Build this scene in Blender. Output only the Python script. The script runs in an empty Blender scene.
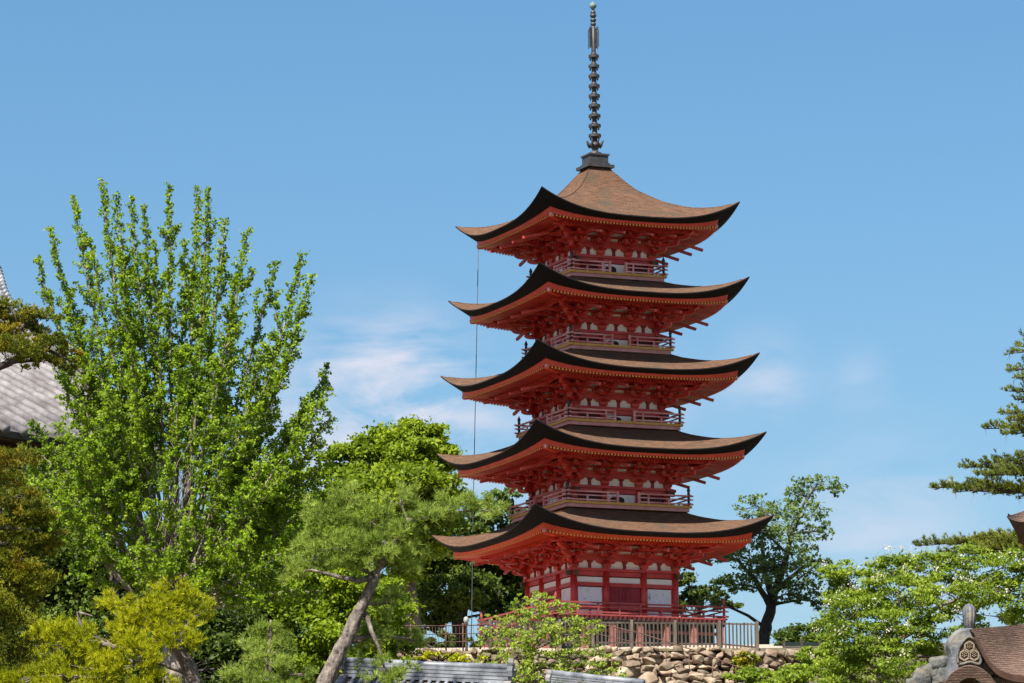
import bpy, bmesh, math, random
import numpy as np
from mathutils import Vector, Matrix

random.seed(7)
rng = np.random.default_rng(7)
R = math.radians
scene = bpy.context.scene
COL = scene.collection

# ------------------------------------------------------------------ camera
F_PX = 4500.0
PITCH, ROLL = R(9.654), R(-0.623)
CAM = Vector((0, 0, 1.6))
cam_rot = Matrix.Rotation(R(90) + PITCH, 3, 'X') @ Matrix.Rotation(ROLL, 3, 'Z')
cd = bpy.data.cameras.new('camera')
cd.sensor_width = 36.0
cd.lens = 36.0 * F_PX / 1024.0
cd.clip_start = 0.5
cd.clip_end = 9000
co = bpy.data.objects.new('camera', cd)
COL.objects.link(co)
co.matrix_world = Matrix.Translation(CAM) @ cam_rot.to_4x4()
scene.camera = co


def P(px, py, Y):
    """the point at distance Y (along +Y) seen at pixel px, py"""
    d = cam_rot @ Vector(((px - 512) / F_PX, (341.5 - py) / F_PX, -1.0))
    return CAM + d * (Y / d.y)


def mpp(Y):
    return Y / F_PX * 1.0


# ------------------------------------------------------------------ materials
def nt(name):
    m = bpy.data.materials.new(name)
    m.use_nodes = True
    t = m.node_tree
    b = t.nodes['Principled BSDF']
    return m, t, b


def mat_noise(name, c1, c2, scale=3.0, rough=0.7, detail=6, bump=0.0, bscale=None, stretch=(1, 1, 1), c3=None, s3=0.6, spec=0.3, island=0.0):
    m, t, b = nt(name)
    N, L = t.nodes, t.links
    tc = N.new('ShaderNodeTexCoord')
    mp = N.new('ShaderNodeMapping')
    mp.inputs['Scale'].default_value = stretch
    L.new(tc.outputs['Object'], mp.inputs['Vector'])
    nz = N.new('ShaderNodeTexNoise')
    nz.inputs['Scale'].default_value = scale
    nz.inputs['Detail'].default_value = detail
    nz.inputs['Roughness'].default_value = 0.65
    L.new(mp.outputs[0], nz.inputs['Vector'])
    rp = N.new('ShaderNodeValToRGB')
    rp.color_ramp.elements[0].position = 0.34
    rp.color_ramp.elements[1].position = 0.66
    rp.color_ramp.elements[0].color = (*c1, 1)
    rp.color_ramp.elements[1].color = (*c2, 1)
    L.new(nz.outputs['Fac'], rp.inputs['Fac'])
    out = rp.outputs['Color']
    if c3 is not None:
        n2 = N.new('ShaderNodeTexNoise')
        n2.inputs['Scale'].default_value = s3
        n2.inputs['Detail'].default_value = 5
        L.new(mp.outputs[0], n2.inputs['Vector'])
        r2 = N.new('ShaderNodeValToRGB')
        r2.color_ramp.elements[0].position = 0.48
        r2.color_ramp.elements[1].position = 0.68
        L.new(n2.outputs['Fac'], r2.inputs['Fac'])
        mx = N.new('ShaderNodeMix')
        mx.data_type = 'RGBA'
        L.new(r2.outputs['Color'], mx.inputs['Factor'])
        L.new(out, mx.inputs['A'])
        mx.inputs['B'].default_value = (*c3, 1)
        out = mx.outputs['Result']
    if island > 0:
        ge = N.new('ShaderNodeNewGeometry')
        hs = N.new('ShaderNodeHueSaturation')
        mr = N.new('ShaderNodeMapRange')
        mr.inputs['To Min'].default_value = 1 - island
        mr.inputs['To Max'].default_value = 1 + island
        L.new(ge.outputs['Random Per Island'], mr.inputs['Value'])
        L.new(mr.outputs[0], hs.inputs['Value'])
        L.new(out, hs.inputs['Color'])
        out = hs.outputs['Color']
    L.new(out, b.inputs['Base Color'])
    b.inputs['Roughness'].default_value = rough
    b.inputs['Specular IOR Level'].default_value = spec
    if bump:
        n3 = N.new('ShaderNodeTexNoise')
        n3.inputs['Scale'].default_value = bscale or scale * 3
        n3.inputs['Detail'].default_value = 5
        L.new(mp.outputs[0], n3.inputs['Vector'])
        bp = N.new('ShaderNodeBump')
        bp.inputs['Strength'].default_value = bump
        bp.inputs['Distance'].default_value = 0.05
        L.new(n3.outputs['Fac'], bp.inputs['Height'])
        L.new(bp.outputs[0], b.inputs['Normal'])
    return m


def mat_leaf(name, dark, mid, light, trans=0.35, clump=0.5, rough=0.55, spec=0.25, third=None, third_amt=0.15):
    m, t, b = nt(name)
    N, L = t.nodes, t.links
    ge = N.new('ShaderNodeNewGeometry')
    tc = N.new('ShaderNodeTexCoord')
    nz = N.new('ShaderNodeTexNoise')
    nz.inputs['Scale'].default_value = clump
    nz.inputs['Detail'].default_value = 3
    L.new(tc.outputs['Object'], nz.inputs['Vector'])
    ad = N.new('ShaderNodeMath')
    ad.operation = 'MULTIPLY_ADD'
    ad.inputs[1].default_value = 0.55
    L.new(ge.outputs['Random Per Island'], ad.inputs[0])
    sb = N.new('ShaderNodeMath')
    sb.operation = 'MULTIPLY_ADD'
    sb.inputs[1].default_value = 1.3
    sb.inputs[2].default_value = -0.42
    L.new(nz.outputs['Fac'], sb.inputs[0])
    L.new(sb.outputs[0], ad.inputs[2])
    rp = N.new('ShaderNodeValToRGB')
    e = rp.color_ramp.elements
    e[0].position, e[0].color = 0.08, (*dark, 1)
    e[1].position, e[1].color = 0.95, (*light, 1)
    x = e.new(0.5)
    x.color = (*mid, 1)
    L.new(ad.outputs[0], rp.inputs['Fac'])
    out = rp.outputs['Color']
    if third:
        n2 = N.new('ShaderNodeTexNoise')
        n2.inputs['Scale'].default_value = clump * 1.7
        L.new(tc.outputs['Object'], n2.inputs['Vector'])
        r2 = N.new('ShaderNodeValToRGB')
        r2.color_ramp.elements[0].position = 0.62 - third_amt
        r2.color_ramp.elements[1].position = 0.72 - third_amt
        L.new(n2.outputs['Fac'], r2.inputs['Fac'])
        mx = N.new('ShaderNodeMix')
        mx.data_type = 'RGBA'
        L.new(r2.outputs['Color'], mx.inputs['Factor'])
        L.new(out, mx.inputs['A'])
        mx.inputs['B'].default_value = (*third, 1)
        out = mx.outputs['Result']
    L.new(out, b.inputs['Base Color'])
    b.inputs['Roughness'].default_value = rough
    b.inputs['Specular IOR Level'].default_value = spec
    tr = N.new('ShaderNodeBsdfTranslucent')
    L.new(out, tr.inputs['Color'])
    ms = N.new('ShaderNodeMixShader')
    ms.inputs[0].default_value = trans
    L.new(b.outputs[0], ms.inputs[1])
    L.new(tr.outputs[0], ms.inputs[2])
    L.new(ms.outputs[0], t.nodes['Material Output'].inputs['Surface'])
    return m


M = {}
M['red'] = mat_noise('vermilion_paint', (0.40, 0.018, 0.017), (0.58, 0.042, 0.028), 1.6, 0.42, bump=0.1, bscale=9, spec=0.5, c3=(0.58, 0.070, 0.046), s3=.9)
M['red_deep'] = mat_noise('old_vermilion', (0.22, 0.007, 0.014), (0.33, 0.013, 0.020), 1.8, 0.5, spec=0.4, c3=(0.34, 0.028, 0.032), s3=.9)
M['red_orange'] = mat_noise('bright_vermilion', (0.56, 0.046, 0.017), (0.70, 0.080, 0.024), 2.2, 0.5, spec=0.3)
M['rail'] = mat_noise('pale_vermilion', (0.50, 0.16, 0.15), (0.72, 0.42, 0.40), 1.2, 0.7, spec=0.2)  # paler, pinker red for the balcony rails and beam ends
M['red_board'] = mat_noise('vermilion_board', (0.53, 0.042, 0.026), (0.66, 0.072, 0.038), 1.8, 0.5, spec=0.4)
M['tail'] = mat_noise('tail_vermilion', (0.42, 0.045, 0.04), (0.58, 0.11, 0.085), 3.0, 0.6, spec=0.2)
M['joist'] = mat_noise('joist_paint', (0.05, 0.014, 0.014), (0.10, 0.030, 0.028), 3.0, 0.7, spec=0.2)
M['postwood'] = mat_noise('pale_grey_post', (0.065, 0.050, 0.038), (0.14, 0.112, 0.087), 3.0, 0.85, stretch=(1, 1, .4), spec=0.2)
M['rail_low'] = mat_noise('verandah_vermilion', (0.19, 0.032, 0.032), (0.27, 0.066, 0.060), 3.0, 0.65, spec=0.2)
M['white'] = mat_noise('white_plaster', (0.84, 0.80, 0.75), (0.90, 0.88, 0.85), 3.0, 0.85, spec=0.1)
M['panel'] = mat_noise('painted_white_panel', (0.42, 0.55, 0.60), (0.86, 0.87, 0.87), 5.5, 0.8, detail=8, c3=(0.86, 0.86, 0.86), s3=2.2, spec=0.1)
def mat_painting(name):
    m, t, b = nt(name)
    N, L = t.nodes, t.links
    tc = N.new('ShaderNodeTexCoord')
    mp = N.new('ShaderNodeMapping')
    mp.inputs['Scale'].default_value = (1.4, 1.4, .8)
    L.new(tc.outputs['Object'], mp.inputs['Vector'])
    nz = N.new('ShaderNodeTexNoise')
    nz.inputs['Scale'].default_value = 2.6
    nz.inputs['Detail'].default_value = 9
    nz.inputs['Roughness'].default_value = .72
    nz.inputs['Distortion'].default_value = 1.2
    L.new(mp.outputs[0], nz.inputs['Vector'])
    rp = N.new('ShaderNodeValToRGB')
    rp.color_ramp.elements[0].position, rp.color_ramp.elements[0].color = .355, (.36, .47, .50, 1)
    rp.color_ramp.elements[1].position, rp.color_ramp.elements[1].color = .435, (.84, .86, .86, 1)
    L.new(nz.outputs['Fac'], rp.inputs['Fac'])
    L.new(rp.outputs[0], b.inputs['Base Color'])
    b.inputs['Roughness'].default_value = .8
    return m


M['panel'] = mat_painting('painted_white_board')
M['ochre'] = mat_noise('yellow_ochre_paint', (0.50, 0.25, 0.05), (0.62, 0.34, 0.09), 4, 0.6)
M['yellow'] = mat_noise('yellow_rafter_paint', (0.62, 0.36, 0.08), (0.72, 0.45, 0.13), 6, 0.6)
M['pinkboard'] = mat_noise('faded_pink_board', (0.50, 0.20, 0.18), (0.60, 0.30, 0.27), 3, 0.7)
M['black'] = mat_noise('black_bark_edge', (0.006, 0.005, 0.006), (0.013, 0.010, 0.010), 8, 0.85, bump=0.5, bscale=30, stretch=(1, 1, 4), spec=0.15)
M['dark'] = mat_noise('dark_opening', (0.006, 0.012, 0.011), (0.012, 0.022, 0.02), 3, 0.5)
M['bronze'] = mat_noise('aged_bronze', (0.022, 0.019, 0.020), (0.050, 0.042, 0.040), 5, 0.5, c3=(0.032, 0.04, 0.042), s3=2.0, spec=0.5)
M['verdigris'] = mat_noise('verdigris', (0.10, 0.14, 0.125), (0.16, 0.21, 0.19), 5, 0.6)
M['graywood'] = mat_noise('weathered_grey_wood', (0.034, 0.025, 0.019), (0.090, 0.068, 0.053), 3, 0.85, stretch=(1, 1, 0.3), bump=0.2, island=0.25)
M['pinkwood'] = mat_noise('weathered_pink_post', (0.20, 0.062, 0.05), (0.30, 0.12, 0.10), 3, 0.8)
M['rust'] = mat_noise('rusty_iron', (0.060, 0.030, 0.022), (0.13, 0.068, 0.048), 4, 0.8)
M['stone'] = mat_noise('granite_boulder', (0.165, 0.120, 0.080), (0.36, 0.285, 0.205), 2.6, 0.9, bump=0.5, bscale=9, c3=(0.15, 0.10, 0.07), s3=1.1, spec=0.15, island=0.42)
M['mortar'] = mat_noise('dark_joint_earth', (0.035, 0.028, 0.02), (0.08, 0.06, 0.045), 4, 0.95)
M['slab'] = mat_noise('pale_cut_stone', (0.36, 0.30, 0.24), (0.52, 0.45, 0.38), 2.0, 0.9, bump=0.2)
M['tile'] = mat_noise('grey_roof_tile', (0.07, 0.075, 0.088), (0.17, 0.18, 0.20), 2.5, 0.45, c3=(0.25, 0.26, 0.28), s3=1.5, spec=0.5)
M['tile_lit'] = mat_noise('pale_lit_tile', (0.115, 0.108, 0.108), (0.28, 0.258, 0.255), 1.6, 0.7, c3=(0.12, 0.10, 0.10), s3=1.1, spec=0.3)  # paler tile, sunlight on ribs and ends put into the colour
M['tile_gap'] = mat_noise('dark_shaded_tile', (0.05, 0.045, 0.045), (0.12, 0.10, 0.10), 1.6, 0.8)  # darker tile, shade between the ribs put into the colour
M['ornament'] = mat_noise('grey_fired_clay', (0.045, 0.05, 0.057), (0.16, 0.165, 0.175), 4, 0.6, c3=(0.20, 0.18, 0.145), s3=3, bump=0.4, bscale=14)
M['ornament_dark'] = mat_noise('mossy_fired_clay', (0.04, 0.043, 0.043), (0.13, 0.13, 0.12), 5, 0.8, c3=(0.17, 0.145, 0.095), s3=3, bump=0.8, bscale=10)
M['crest'] = mat_noise('tan_crest_clay', (0.075, 0.048, 0.026), (0.14, 0.095, 0.055), 6, 0.7)
M['crest_pale'] = mat_noise('pale_crest_edge', (0.16, 0.125, 0.085), (0.24, 0.19, 0.135), 6, 0.7)
M['bark_grey'] = mat_noise('grey_brown_bark', (0.07, 0.055, 0.045), (0.22, 0.175, 0.145), 5, 0.95, stretch=(1, 1, 0.35), bump=0.9, bscale=12)
M['bark_pine'] = mat_noise('pine_bark', (0.030, 0.024, 0.021), (0.25, 0.205, 0.17), 7.0, 0.95, stretch=(1, 1, 0.6), bump=1.0, bscale=14, c3=(0.09, 0.07, 0.055), s3=2.2)
M['bark_dark'] = mat_noise('dark_bark', (0.025, 0.020, 0.018), (0.075, 0.06, 0.052), 5, 0.95, stretch=(1, 1, 0.35), bump=0.6)
M['bark_ginkgo'] = mat_noise('pale_twig_bark', (0.12, 0.095, 0.075), (0.30, 0.25, 0.205), 6, 0.9, stretch=(1, 1, 0.35), bump=0.5)
M['earth'] = mat_noise('earth', (0.06, 0.05, 0.03), (0.16, 0.13, 0.085), 0.6, 0.95, c3=(0.05, 0.075, 0.02), s3=0.25, bump=0.4)
M['tanearth'] = mat_noise('tan_earth_edge', (0.16, 0.12, 0.07), (0.30, 0.235, 0.15), 3.5, 0.95, bump=.4, c3=(0.10, 0.11, 0.04), s3=.8)
M['gravel'] = mat_noise('pale_ground', (0.26, 0.22, 0.17), (0.38, 0.33, 0.26), 6, 0.95)
M['lampglass'] = mat_noise('white_globe_glass', (0.24, 0.24, 0.235), (0.30, 0.30, 0.29), 2, 0.3)
M['cable'] = mat_noise('grey_steel_cable', (0.05, 0.055, 0.065), (0.08, 0.085, 0.095), 5, 0.6)
M['soffitwood'] = mat_noise('brown_eave_wood', (0.07, 0.035, 0.024), (0.115, 0.064, 0.044), 3, 0.8)


def mat_shingle(name, c1, c2, c3, zscale=14.0, nscale=2.4, bumpd=.05):
    """cypress bark shingle: fine horizontal courses broken by noise"""
    m, t, b = nt(name)
    N, L = t.nodes, t.links
    tc = N.new('ShaderNodeTexCoord')
    sep = N.new('ShaderNodeSeparateXYZ')
    L.new(tc.outputs['Object'], sep.inputs[0])
    nz = N.new('ShaderNodeTexNoise')
    nz.inputs['Scale'].default_value = 2.2
    nz.inputs['Detail'].default_value = 8
    nz.inputs['Roughness'].default_value = 0.75
    L.new(tc.outputs['Object'], nz.inputs['Vector'])
    ma = N.new('ShaderNodeMath')
    ma.operation = 'MULTIPLY_ADD'
    ma.inputs[1].default_value = zscale
    sc = N.new('ShaderNodeMath')
    sc.operation = 'MULTIPLY'
    sc.inputs[1].default_value = 2.6
    L.new(nz.outputs['Fac'], sc.inputs[0])
    L.new(sep.outputs['Z'], ma.inputs[0])
    L.new(sc.outputs[0], ma.inputs[2])
    fr = N.new('ShaderNodeMath')
    fr.operation = 'FRACT'
    L.new(ma.outputs[0], fr.inputs[0])
    n2 = N.new('ShaderNodeTexNoise')
    n2.inputs['Scale'].default_value = nscale
    n2.inputs['Detail'].default_value = 9
    n2.inputs['Roughness'].default_value = 0.8
    mp2 = N.new('ShaderNodeMapping')
    mp2.inputs['Scale'].default_value = (1, 1, 6)
    L.new(tc.outputs['Object'], mp2.inputs['Vector'])
    L.new(mp2.outputs[0], n2.inputs['Vector'])
    mx0 = N.new('ShaderNodeMath')
    mx0.operation = 'MULTIPLY_ADD'
    mx0.inputs[1].default_value = 0.35
    L.new(fr.outputs[0], mx0.inputs[0])
    L.new(n2.outputs['Fac'], mx0.inputs[2])
    rp = N.new('ShaderNodeValToRGB')
    rp.color_ramp.elements[0].position = 0.44
    rp.color_ramp.elements[1].position = 0.88
    rp.color_ramp.elements[0].color = (*c1, 1)
    rp.color_ramp.elements[1].color = (*c2, 1)
    L.new(mx0.outputs[0], rp.inputs['Fac'])
    n4 = N.new('ShaderNodeTexNoise')
    n4.inputs['Scale'].default_value = 0.9
    n4.inputs['Detail'].default_value = 6
    L.new(tc.outputs['Object'], n4.inputs['Vector'])
    r4 = N.new('ShaderNodeValToRGB')
    r4.color_ramp.elements[0].position = 0.50
    r4.color_ramp.elements[1].position = 0.72
    L.new(n4.outputs['Fac'], r4.inputs['Fac'])
    mx = N.new('ShaderNodeMix')
    mx.data_type = 'RGBA'
    L.new(r4.outputs['Color'], mx.inputs['Factor'])
    L.new(rp.outputs['Color'], mx.inputs['A'])
    mx.inputs['B'].default_value = (*c3, 1)
    L.new(mx.outputs['Result'], b.inputs['Base Color'])
    bp = N.new('ShaderNodeBump')
    bp.inputs['Strength'].default_value = 0.8
    bp.inputs['Distance'].default_value = bumpd
    L.new(mx0.outputs[0], bp.inputs['Height'])
    L.new(bp.outputs[0], b.inputs['Normal'])
    b.inputs['Roughness'].default_value = 0.9
    b.inputs['Specular IOR Level'].default_value = 0.15
    return m


M['shingle'] = mat_shingle('cypress_bark_shingle', (0.030, 0.016, 0.011), (0.185, 0.100, 0.058), (0.070, 0.055, 0.038))
M['shingle_old'] = mat_shingle('weathered_bark_shingle', (0.022, 0.014, 0.010), (0.26, 0.165, 0.120), (0.07, 0.048, 0.036), 22, 5.0, .09)

M['leaf_ginkgo'] = mat_leaf('ginkgo_leaf', (0.055, 0.110, 0.006), (0.195, 0.315, 0.010), (0.360, 0.470, 0.020), 0.52, 0.8)
M['leaf_camphor'] = mat_leaf('camphor_leaf', (0.060, 0.100, 0.007), (0.190, 0.270, 0.011), (0.350, 0.430, 0.020), 0.5, 0.5)
M['leaf_dark'] = mat_leaf('dark_evergreen_leaf', (0.024, 0.048, 0.008), (0.066, 0.105, 0.013), (0.170, 0.220, 0.022), 0.38, 0.35)
M['leaf_teal'] = mat_leaf('deep_green_leaf', (0.055, 0.100, 0.030), (0.135, 0.205, 0.054), (0.240, 0.320, 0.072), 0.48, 0.4)
M['leaf_maple'] = mat_leaf('young_maple_leaf', (0.140, 0.215, 0.022), (0.270, 0.360, 0.036), (0.400, 0.450, 0.07), 0.48, 0.6)
M['leaf_flower'] = mat_leaf('fresh_green_leaf', (0.070, 0.122, 0.011), (0.200, 0.285, 0.020), (0.350, 0.430, 0.042), 0.5, 0.8)
M['needle_pine'] = mat_leaf('pine_needle', (0.095, 0.150, 0.020), (0.270, 0.360, 0.050), (0.500, 0.560, 0.12), 0.5, 0.8)
M['needle_yellow'] = mat_leaf('yellow_green_needle', (0.130, 0.165, 0.005), (0.360, 0.385, 0.008), (0.580, 0.560, 0.018), 0.45, 0.9)
M['needle_juniper'] = mat_leaf('juniper_scale_leaf', (0.055, 0.085, 0.010), (0.160, 0.185, 0.012), (0.360, 0.330, 0.018), 0.3, 0.7, third=(0.30, 0.235, 0.016), third_amt=0.07)
M['needle_fir'] = mat_leaf('fir_needle', (0.055, 0.085, 0.014), (0.140, 0.175, 0.022), (0.290, 0.300, 0.036), 0.35, 0.5)
M['petal'] = mat_leaf('cream_blossom', (0.40, 0.38, 0.25), (0.52, 0.50, 0.36), (0.64, 0.61, 0.48), 0.35, 1.0)
M['needle_dry'] = mat_leaf('dry_hanging_twig', (0.05, 0.045, 0.03), (0.09, 0.075, 0.05), (0.13, 0.11, 0.07), 0.2, 0.5)


# ------------------------------------------------------------------ object helpers
def tag(o, label=None, cat=None, group=None, kind=None):
    if label:
        o['label'] = label
    if cat:
        o['category'] = cat
    if group:
        o['group'] = group
    if kind:
        o['kind'] = kind
    return o


def empty(name, loc=(0, 0, 0), rz=0.0):
    o = bpy.data.objects.new(name, None)
    o.location = loc
    o.rotation_euler = (0, 0, rz)
    o.empty_display_size = 0.5
    COL.objects.link(o)
    return o


class MB:
    def __init__(s):
        s.v, s.f, s.smooth = [], [], []

    def add(s, vs, fs, smooth=False):
        b = len(s.v)
        s.v.extend([tuple(v) for v in vs])
        s.f.extend([tuple(i + b for i in f) for f in fs])
        s.smooth.extend([smooth] * len(fs))

    def hexa(s, c8):
        """c8: bottom four ccw then top four ccw"""
        s.add(c8, [(3, 2, 1, 0), (4, 5, 6, 7), (0, 1, 5, 4), (1, 2, 6, 5), (2, 3, 7, 6), (3, 0, 4, 7)])

    def box(s, x0, x1, y0, y1, z0, z1, T=None):
        c = [(x0, y0, z0), (x1, y0, z0), (x1, y1, z0), (x0, y1, z0), (x0, y0, z1), (x1, y0, z1), (x1, y1, z1), (x0, y1, z1)]
        if T:
            c = [T(*p) for p in c]
        s.hexa(c)

    def bar(s, a, b, w, h, up=(0, 0, 1)):
        a, b = Vector(a), Vector(b)
        d = (b - a).normalized()
        u = Vector(up)
        sd = d.cross(u)
        if sd.length < 1e-4:
            sd = d.cross(Vector((0, 1, 0)))
        sd.normalize()
        u = sd.cross(d)
        sd = sd * (w / 2)
        u = u * (h / 2)
        s.hexa([a - sd - u, b - sd - u, b + sd - u, a + sd - u, a - sd + u, b - sd + u, b + sd + u, a + sd + u])

    def tube(s, pts, rad, n=8, cap=True, smooth=True):
        pts = [Vector(p) for p in pts]
        k = len(pts)
        if not hasattr(rad, '__len__'):
            rad = [rad] * k
        vs, fs = [], []
        prev = None
        for i, p in enumerate(pts):
            d = (pts[min(i + 1, k - 1)] - pts[max(i - 1, 0)])
            if d.length < 1e-9:
                d = Vector((0, 0, 1))
            d.normalize()
            if prev is None:
                a = d.cross(Vector((0.31, 0.95, 0.05)))
                if a.length < 1e-3:
                    a = d.cross(Vector((1, 0, 0)))
            else:
                a = prev - d * prev.dot(d)
            a.normalize()
            prev = a
            bb = d.cross(a)
            for j in range(n):
                th = 2 * math.pi * j / n
                vs.append(p + (a * math.cos(th) + bb * math.sin(th)) * rad[i])
        for i in range(k - 1):
            for j in range(n):
                j2 = (j + 1) % n
                fs.append((i * n + j, i * n + j2, (i + 1) * n + j2, (i + 1) * n + j))
        if cap:
            fs.append(tuple(range(n - 1, -1, -1)))
            fs.append(tuple((k - 1) * n + j for j in range(n)))
        s.add(vs, fs, smooth)

    def lathe(s, prof, n=20, c=(0, 0, 0), smooth=True):
        """prof: list of (radius, z)"""
        vs, fs = [], []
        k = len(prof)
        for r_, z in prof:
            for j in range(n):
                th = 2 * math.pi * j / n
                vs.append((c[0] + r_ * math.cos(th), c[1] + r_ * math.sin(th), c[2] + z))
        for i in range(k - 1):
            for j in range(n):
                j2 = (j + 1) % n
                fs.append((i * n + j, i * n + j2, (i + 1) * n + j2, (i + 1) * n + j))
        fs.append(tuple(range(n - 1, -1, -1)))
        fs.append(tuple((k - 1) * n + j for j in range(n)))
        s.add(vs, fs, smooth)

    def prism(s, poly, f0, f1):
        """poly: 2-D outline; f0, f1 map (a, b) to the two end caps"""
        n = len(poly)
        vs = [f0(*p) for p in poly] + [f1(*p) for p in poly]
        fs = [tuple(range(n - 1, -1, -1)), tuple(range(n, 2 * n))]
        for i in range(n):
            j = (i + 1) % n
            fs.append((i, j, n + j, n + i))
        s.add(vs, fs)

    def grid(s, rows, closed=False, smooth=True, flip=False):
        k, n = len(rows), len(rows[0])
        vs = [p for r_ in rows for p in r_]
        fs = []
        for i in range(k - 1):
            for j in range(n if closed else n - 1):
                j2 = (j + 1) % n
                f = (i * n + j, i * n + j2, (i + 1) * n + j2, (i + 1) * n + j)
                fs.append(f[::-1] if flip else f)
        s.add(vs, fs, smooth)

    def build(s, name, mat, parent=None):
        me = bpy.data.meshes.new(name)
        me.from_pydata(s.v, [], s.f)
        me.polygons.foreach_set('use_smooth', s.smooth)
        me.update()
        me.materials.append(mat)
        o = bpy.data.objects.new(name, me)
        COL.objects.link(o)
        if parent:
            o.parent = parent
        return o


def np_mesh(name, V, k, mat, parent=None, smooth=False):
    """V: (n*k, 3) floats, every k in turn one face"""
    n = len(V) // k
    me = bpy.data.meshes.new(name)
    me.vertices.add(len(V))
    me.vertices.foreach_set('co', np.ascontiguousarray(V, dtype=np.float32).ravel())
    me.loops.add(n * k)
    me.loops.foreach_set('vertex_index', np.arange(n * k, dtype=np.int32))
    me.polygons.add(n)
    me.polygons.foreach_set('loop_start', np.arange(0, n * k, k, dtype=np.int32))
    me.polygons.foreach_set('loop_total', np.full(n, k, dtype=np.int32))
    me.update(calc_edges=True)
    me.materials.append(mat)
    o = bpy.data.objects.new(name, me)
    COL.objects.link(o)
    if parent:
        o.parent = parent
    return o


def unit(a):
    return a / np.maximum(np.linalg.norm(a, axis=-1, keepdims=True), 1e-9)


def rand_dirs(n):
    return unit(rng.normal(size=(n, 3)))


def leaf_quads(c, l, w, up=0.35, dirs=None):
    """pointed rhombus leaves at the points c; up biases their faces to the sky"""
    n = len(c)
    nrm = unit(rand_dirs(n) + np.array([-0.25, -0.60, 0.80]) * up * 2)
    d = rand_dirs(n) if dirs is None else unit(dirs + rng.normal(scale=0.5, size=(n, 3)))
    d = unit(d - nrm * np.sum(d * nrm, axis=1, keepdims=True))
    sd = np.cross(nrm, d)
    sc = rng.uniform(0.5, 1.45, size=(n, 1))
    a = c - d * l * 0.5 * sc
    b = c + sd * w * 0.5 * sc + d * l * 0.08
    e = c + d * l * 0.5 * sc - nrm * l * 0.12
    f = c - sd * w * 0.5 * sc + d * l * 0.08
    return np.stack([a, b, e, f], axis=1).reshape(-1, 3)


def needle_tris(c, axis, l, w, per, spread=0.9):
    """tufts of needles at the points c round the twig directions axis"""
    n = len(c)
    cc = np.repeat(c, per, axis=0)
    ax = np.repeat(unit(axis), per, axis=0)
    d = unit(ax + rng.normal(scale=spread, size=(n * per, 3)) * 0.75)
    sd = unit(np.cross(d, rand_dirs(n * per)))
    ll = l * rng.uniform(0.6, 1.15, size=(n * per, 1))
    return np.stack([cc - sd * w / 2, cc + sd * w / 2, cc + d * ll], axis=1).reshape(-1, 3)


# ------------------------------------------------------------------ terrain
ZG = P(600, 652, 200).z            # ground round the pagoda
WALL_Y = 191.0
ZWT = P(600, 650.5, WALL_Y + .6).z   # top of the retaining wall


def ground(x, y):
    if y < 60:
        return 0.0
    if y < WALL_Y - 0.4:
        return (ZG - 4.2) * (y - 60) / (WALL_Y - 60)
    if y < 197.5:
        return ZWT + (ZG - ZWT) * max(0, (y - WALL_Y - 1.0)) / (197.5 - WALL_Y - 1.0)
    if y < 232:
        return ZG
    return max(ZG - (y - 232) * 0.45, 4.0)


g = MB()
ys = [-300, -100, 0, 40, 60, 90, 120, 150, 180, 190.5, 191.3, 192, 194, 197.5, 205, 215, 232, 245, 260, 273, 320, 600, 1500, 4000, 7000]
xs = [-4000, -1000, -300, -100, -60, -30, -15, 0, 15, 30, 60, 100, 300, 1000, 4000]
g.grid([[(x, y, ground(x, y) + (0.25 * math.sin(x * 0.7 + y) if 60 < y < 185 and abs(x) < 80 else 0)) for x in xs] for y in ys], smooth=False)
tag(g.build('ground', M['earth']), kind='structure')

g = MB()
g.grid([[(x, y, ground(x, y) + .006) for x in (-14, -6, 0, 6, 11.6)] for y in (192, 194, 197.5, 205, 215, 228)], smooth=False)
tag(g.build('terrace_ground', M['gravel']), kind='structure')  # pale sheet added so that sunlight bounces up under the eaves

# ------------------------------------------------------------------ pagoda
AX = Vector((3.864, 200, 0))
PAG = empty('pagoda', (AX.x, 200, ZG), R(23.757))
tag(PAG, 'tall vermilion five storey pagoda with brown bark roofs and bronze spire', 'pagoda')


def zt(y):
    return P(600, y, 200).z - ZG


def scale_at(y):
    p = P(600, y, 200)
    return F_PX / ((p - CAM).dot(cam_rot @ Vector((0, 0, -1))))


TIP = [524.5, 442.5, 364.0, 288.0, 213.5]
HD = [184.0, 177.5, 171.6, 162.0, 152.8]
ROOF = [h / math.sqrt(2) for h in (8.164, 7.894, 7.650, 7.244, 6.860)]
BODY = [2.47, 2.25, 2.10, 1.96, 1.83]
ZTIP = [z - ZG for z in (27.258, 30.979, 34.545, 38.008, 41.449)]
UP = 1.0
ZE = [z - UP for z in ZTIP]
BEAM = [z - 1.30 for z in ZE]      # top of the tie beam that carries the brackets
BALC = [4.15, 3.05, 2.80, 2.53, 2.34]
BFLOOR = [zt(625.0), ZTIP[0] + 0.60, ZTIP[1] + 0.58, ZTIP[2] + 0.46, ZTIP[3] + 0.33]
PROF_D = [0, .86, 1.68, 2.64, 3.55, 4.45, 4.9]
PROF_Z = [0, .36, .72, 1.27, 1.98, 3.12, 3.74]


def side(j):
    c, s_ = [(1, 0), (0, 1), (-1, 0), (0, -1)][j]
    return lambda x, y, z: (c * x - s_ * y, s_ * x + c * y, z)


def lf(s):
    return abs(s) ** 2.9


SS = [-1 + 2 * i / 40 for i in range(41)]


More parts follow.
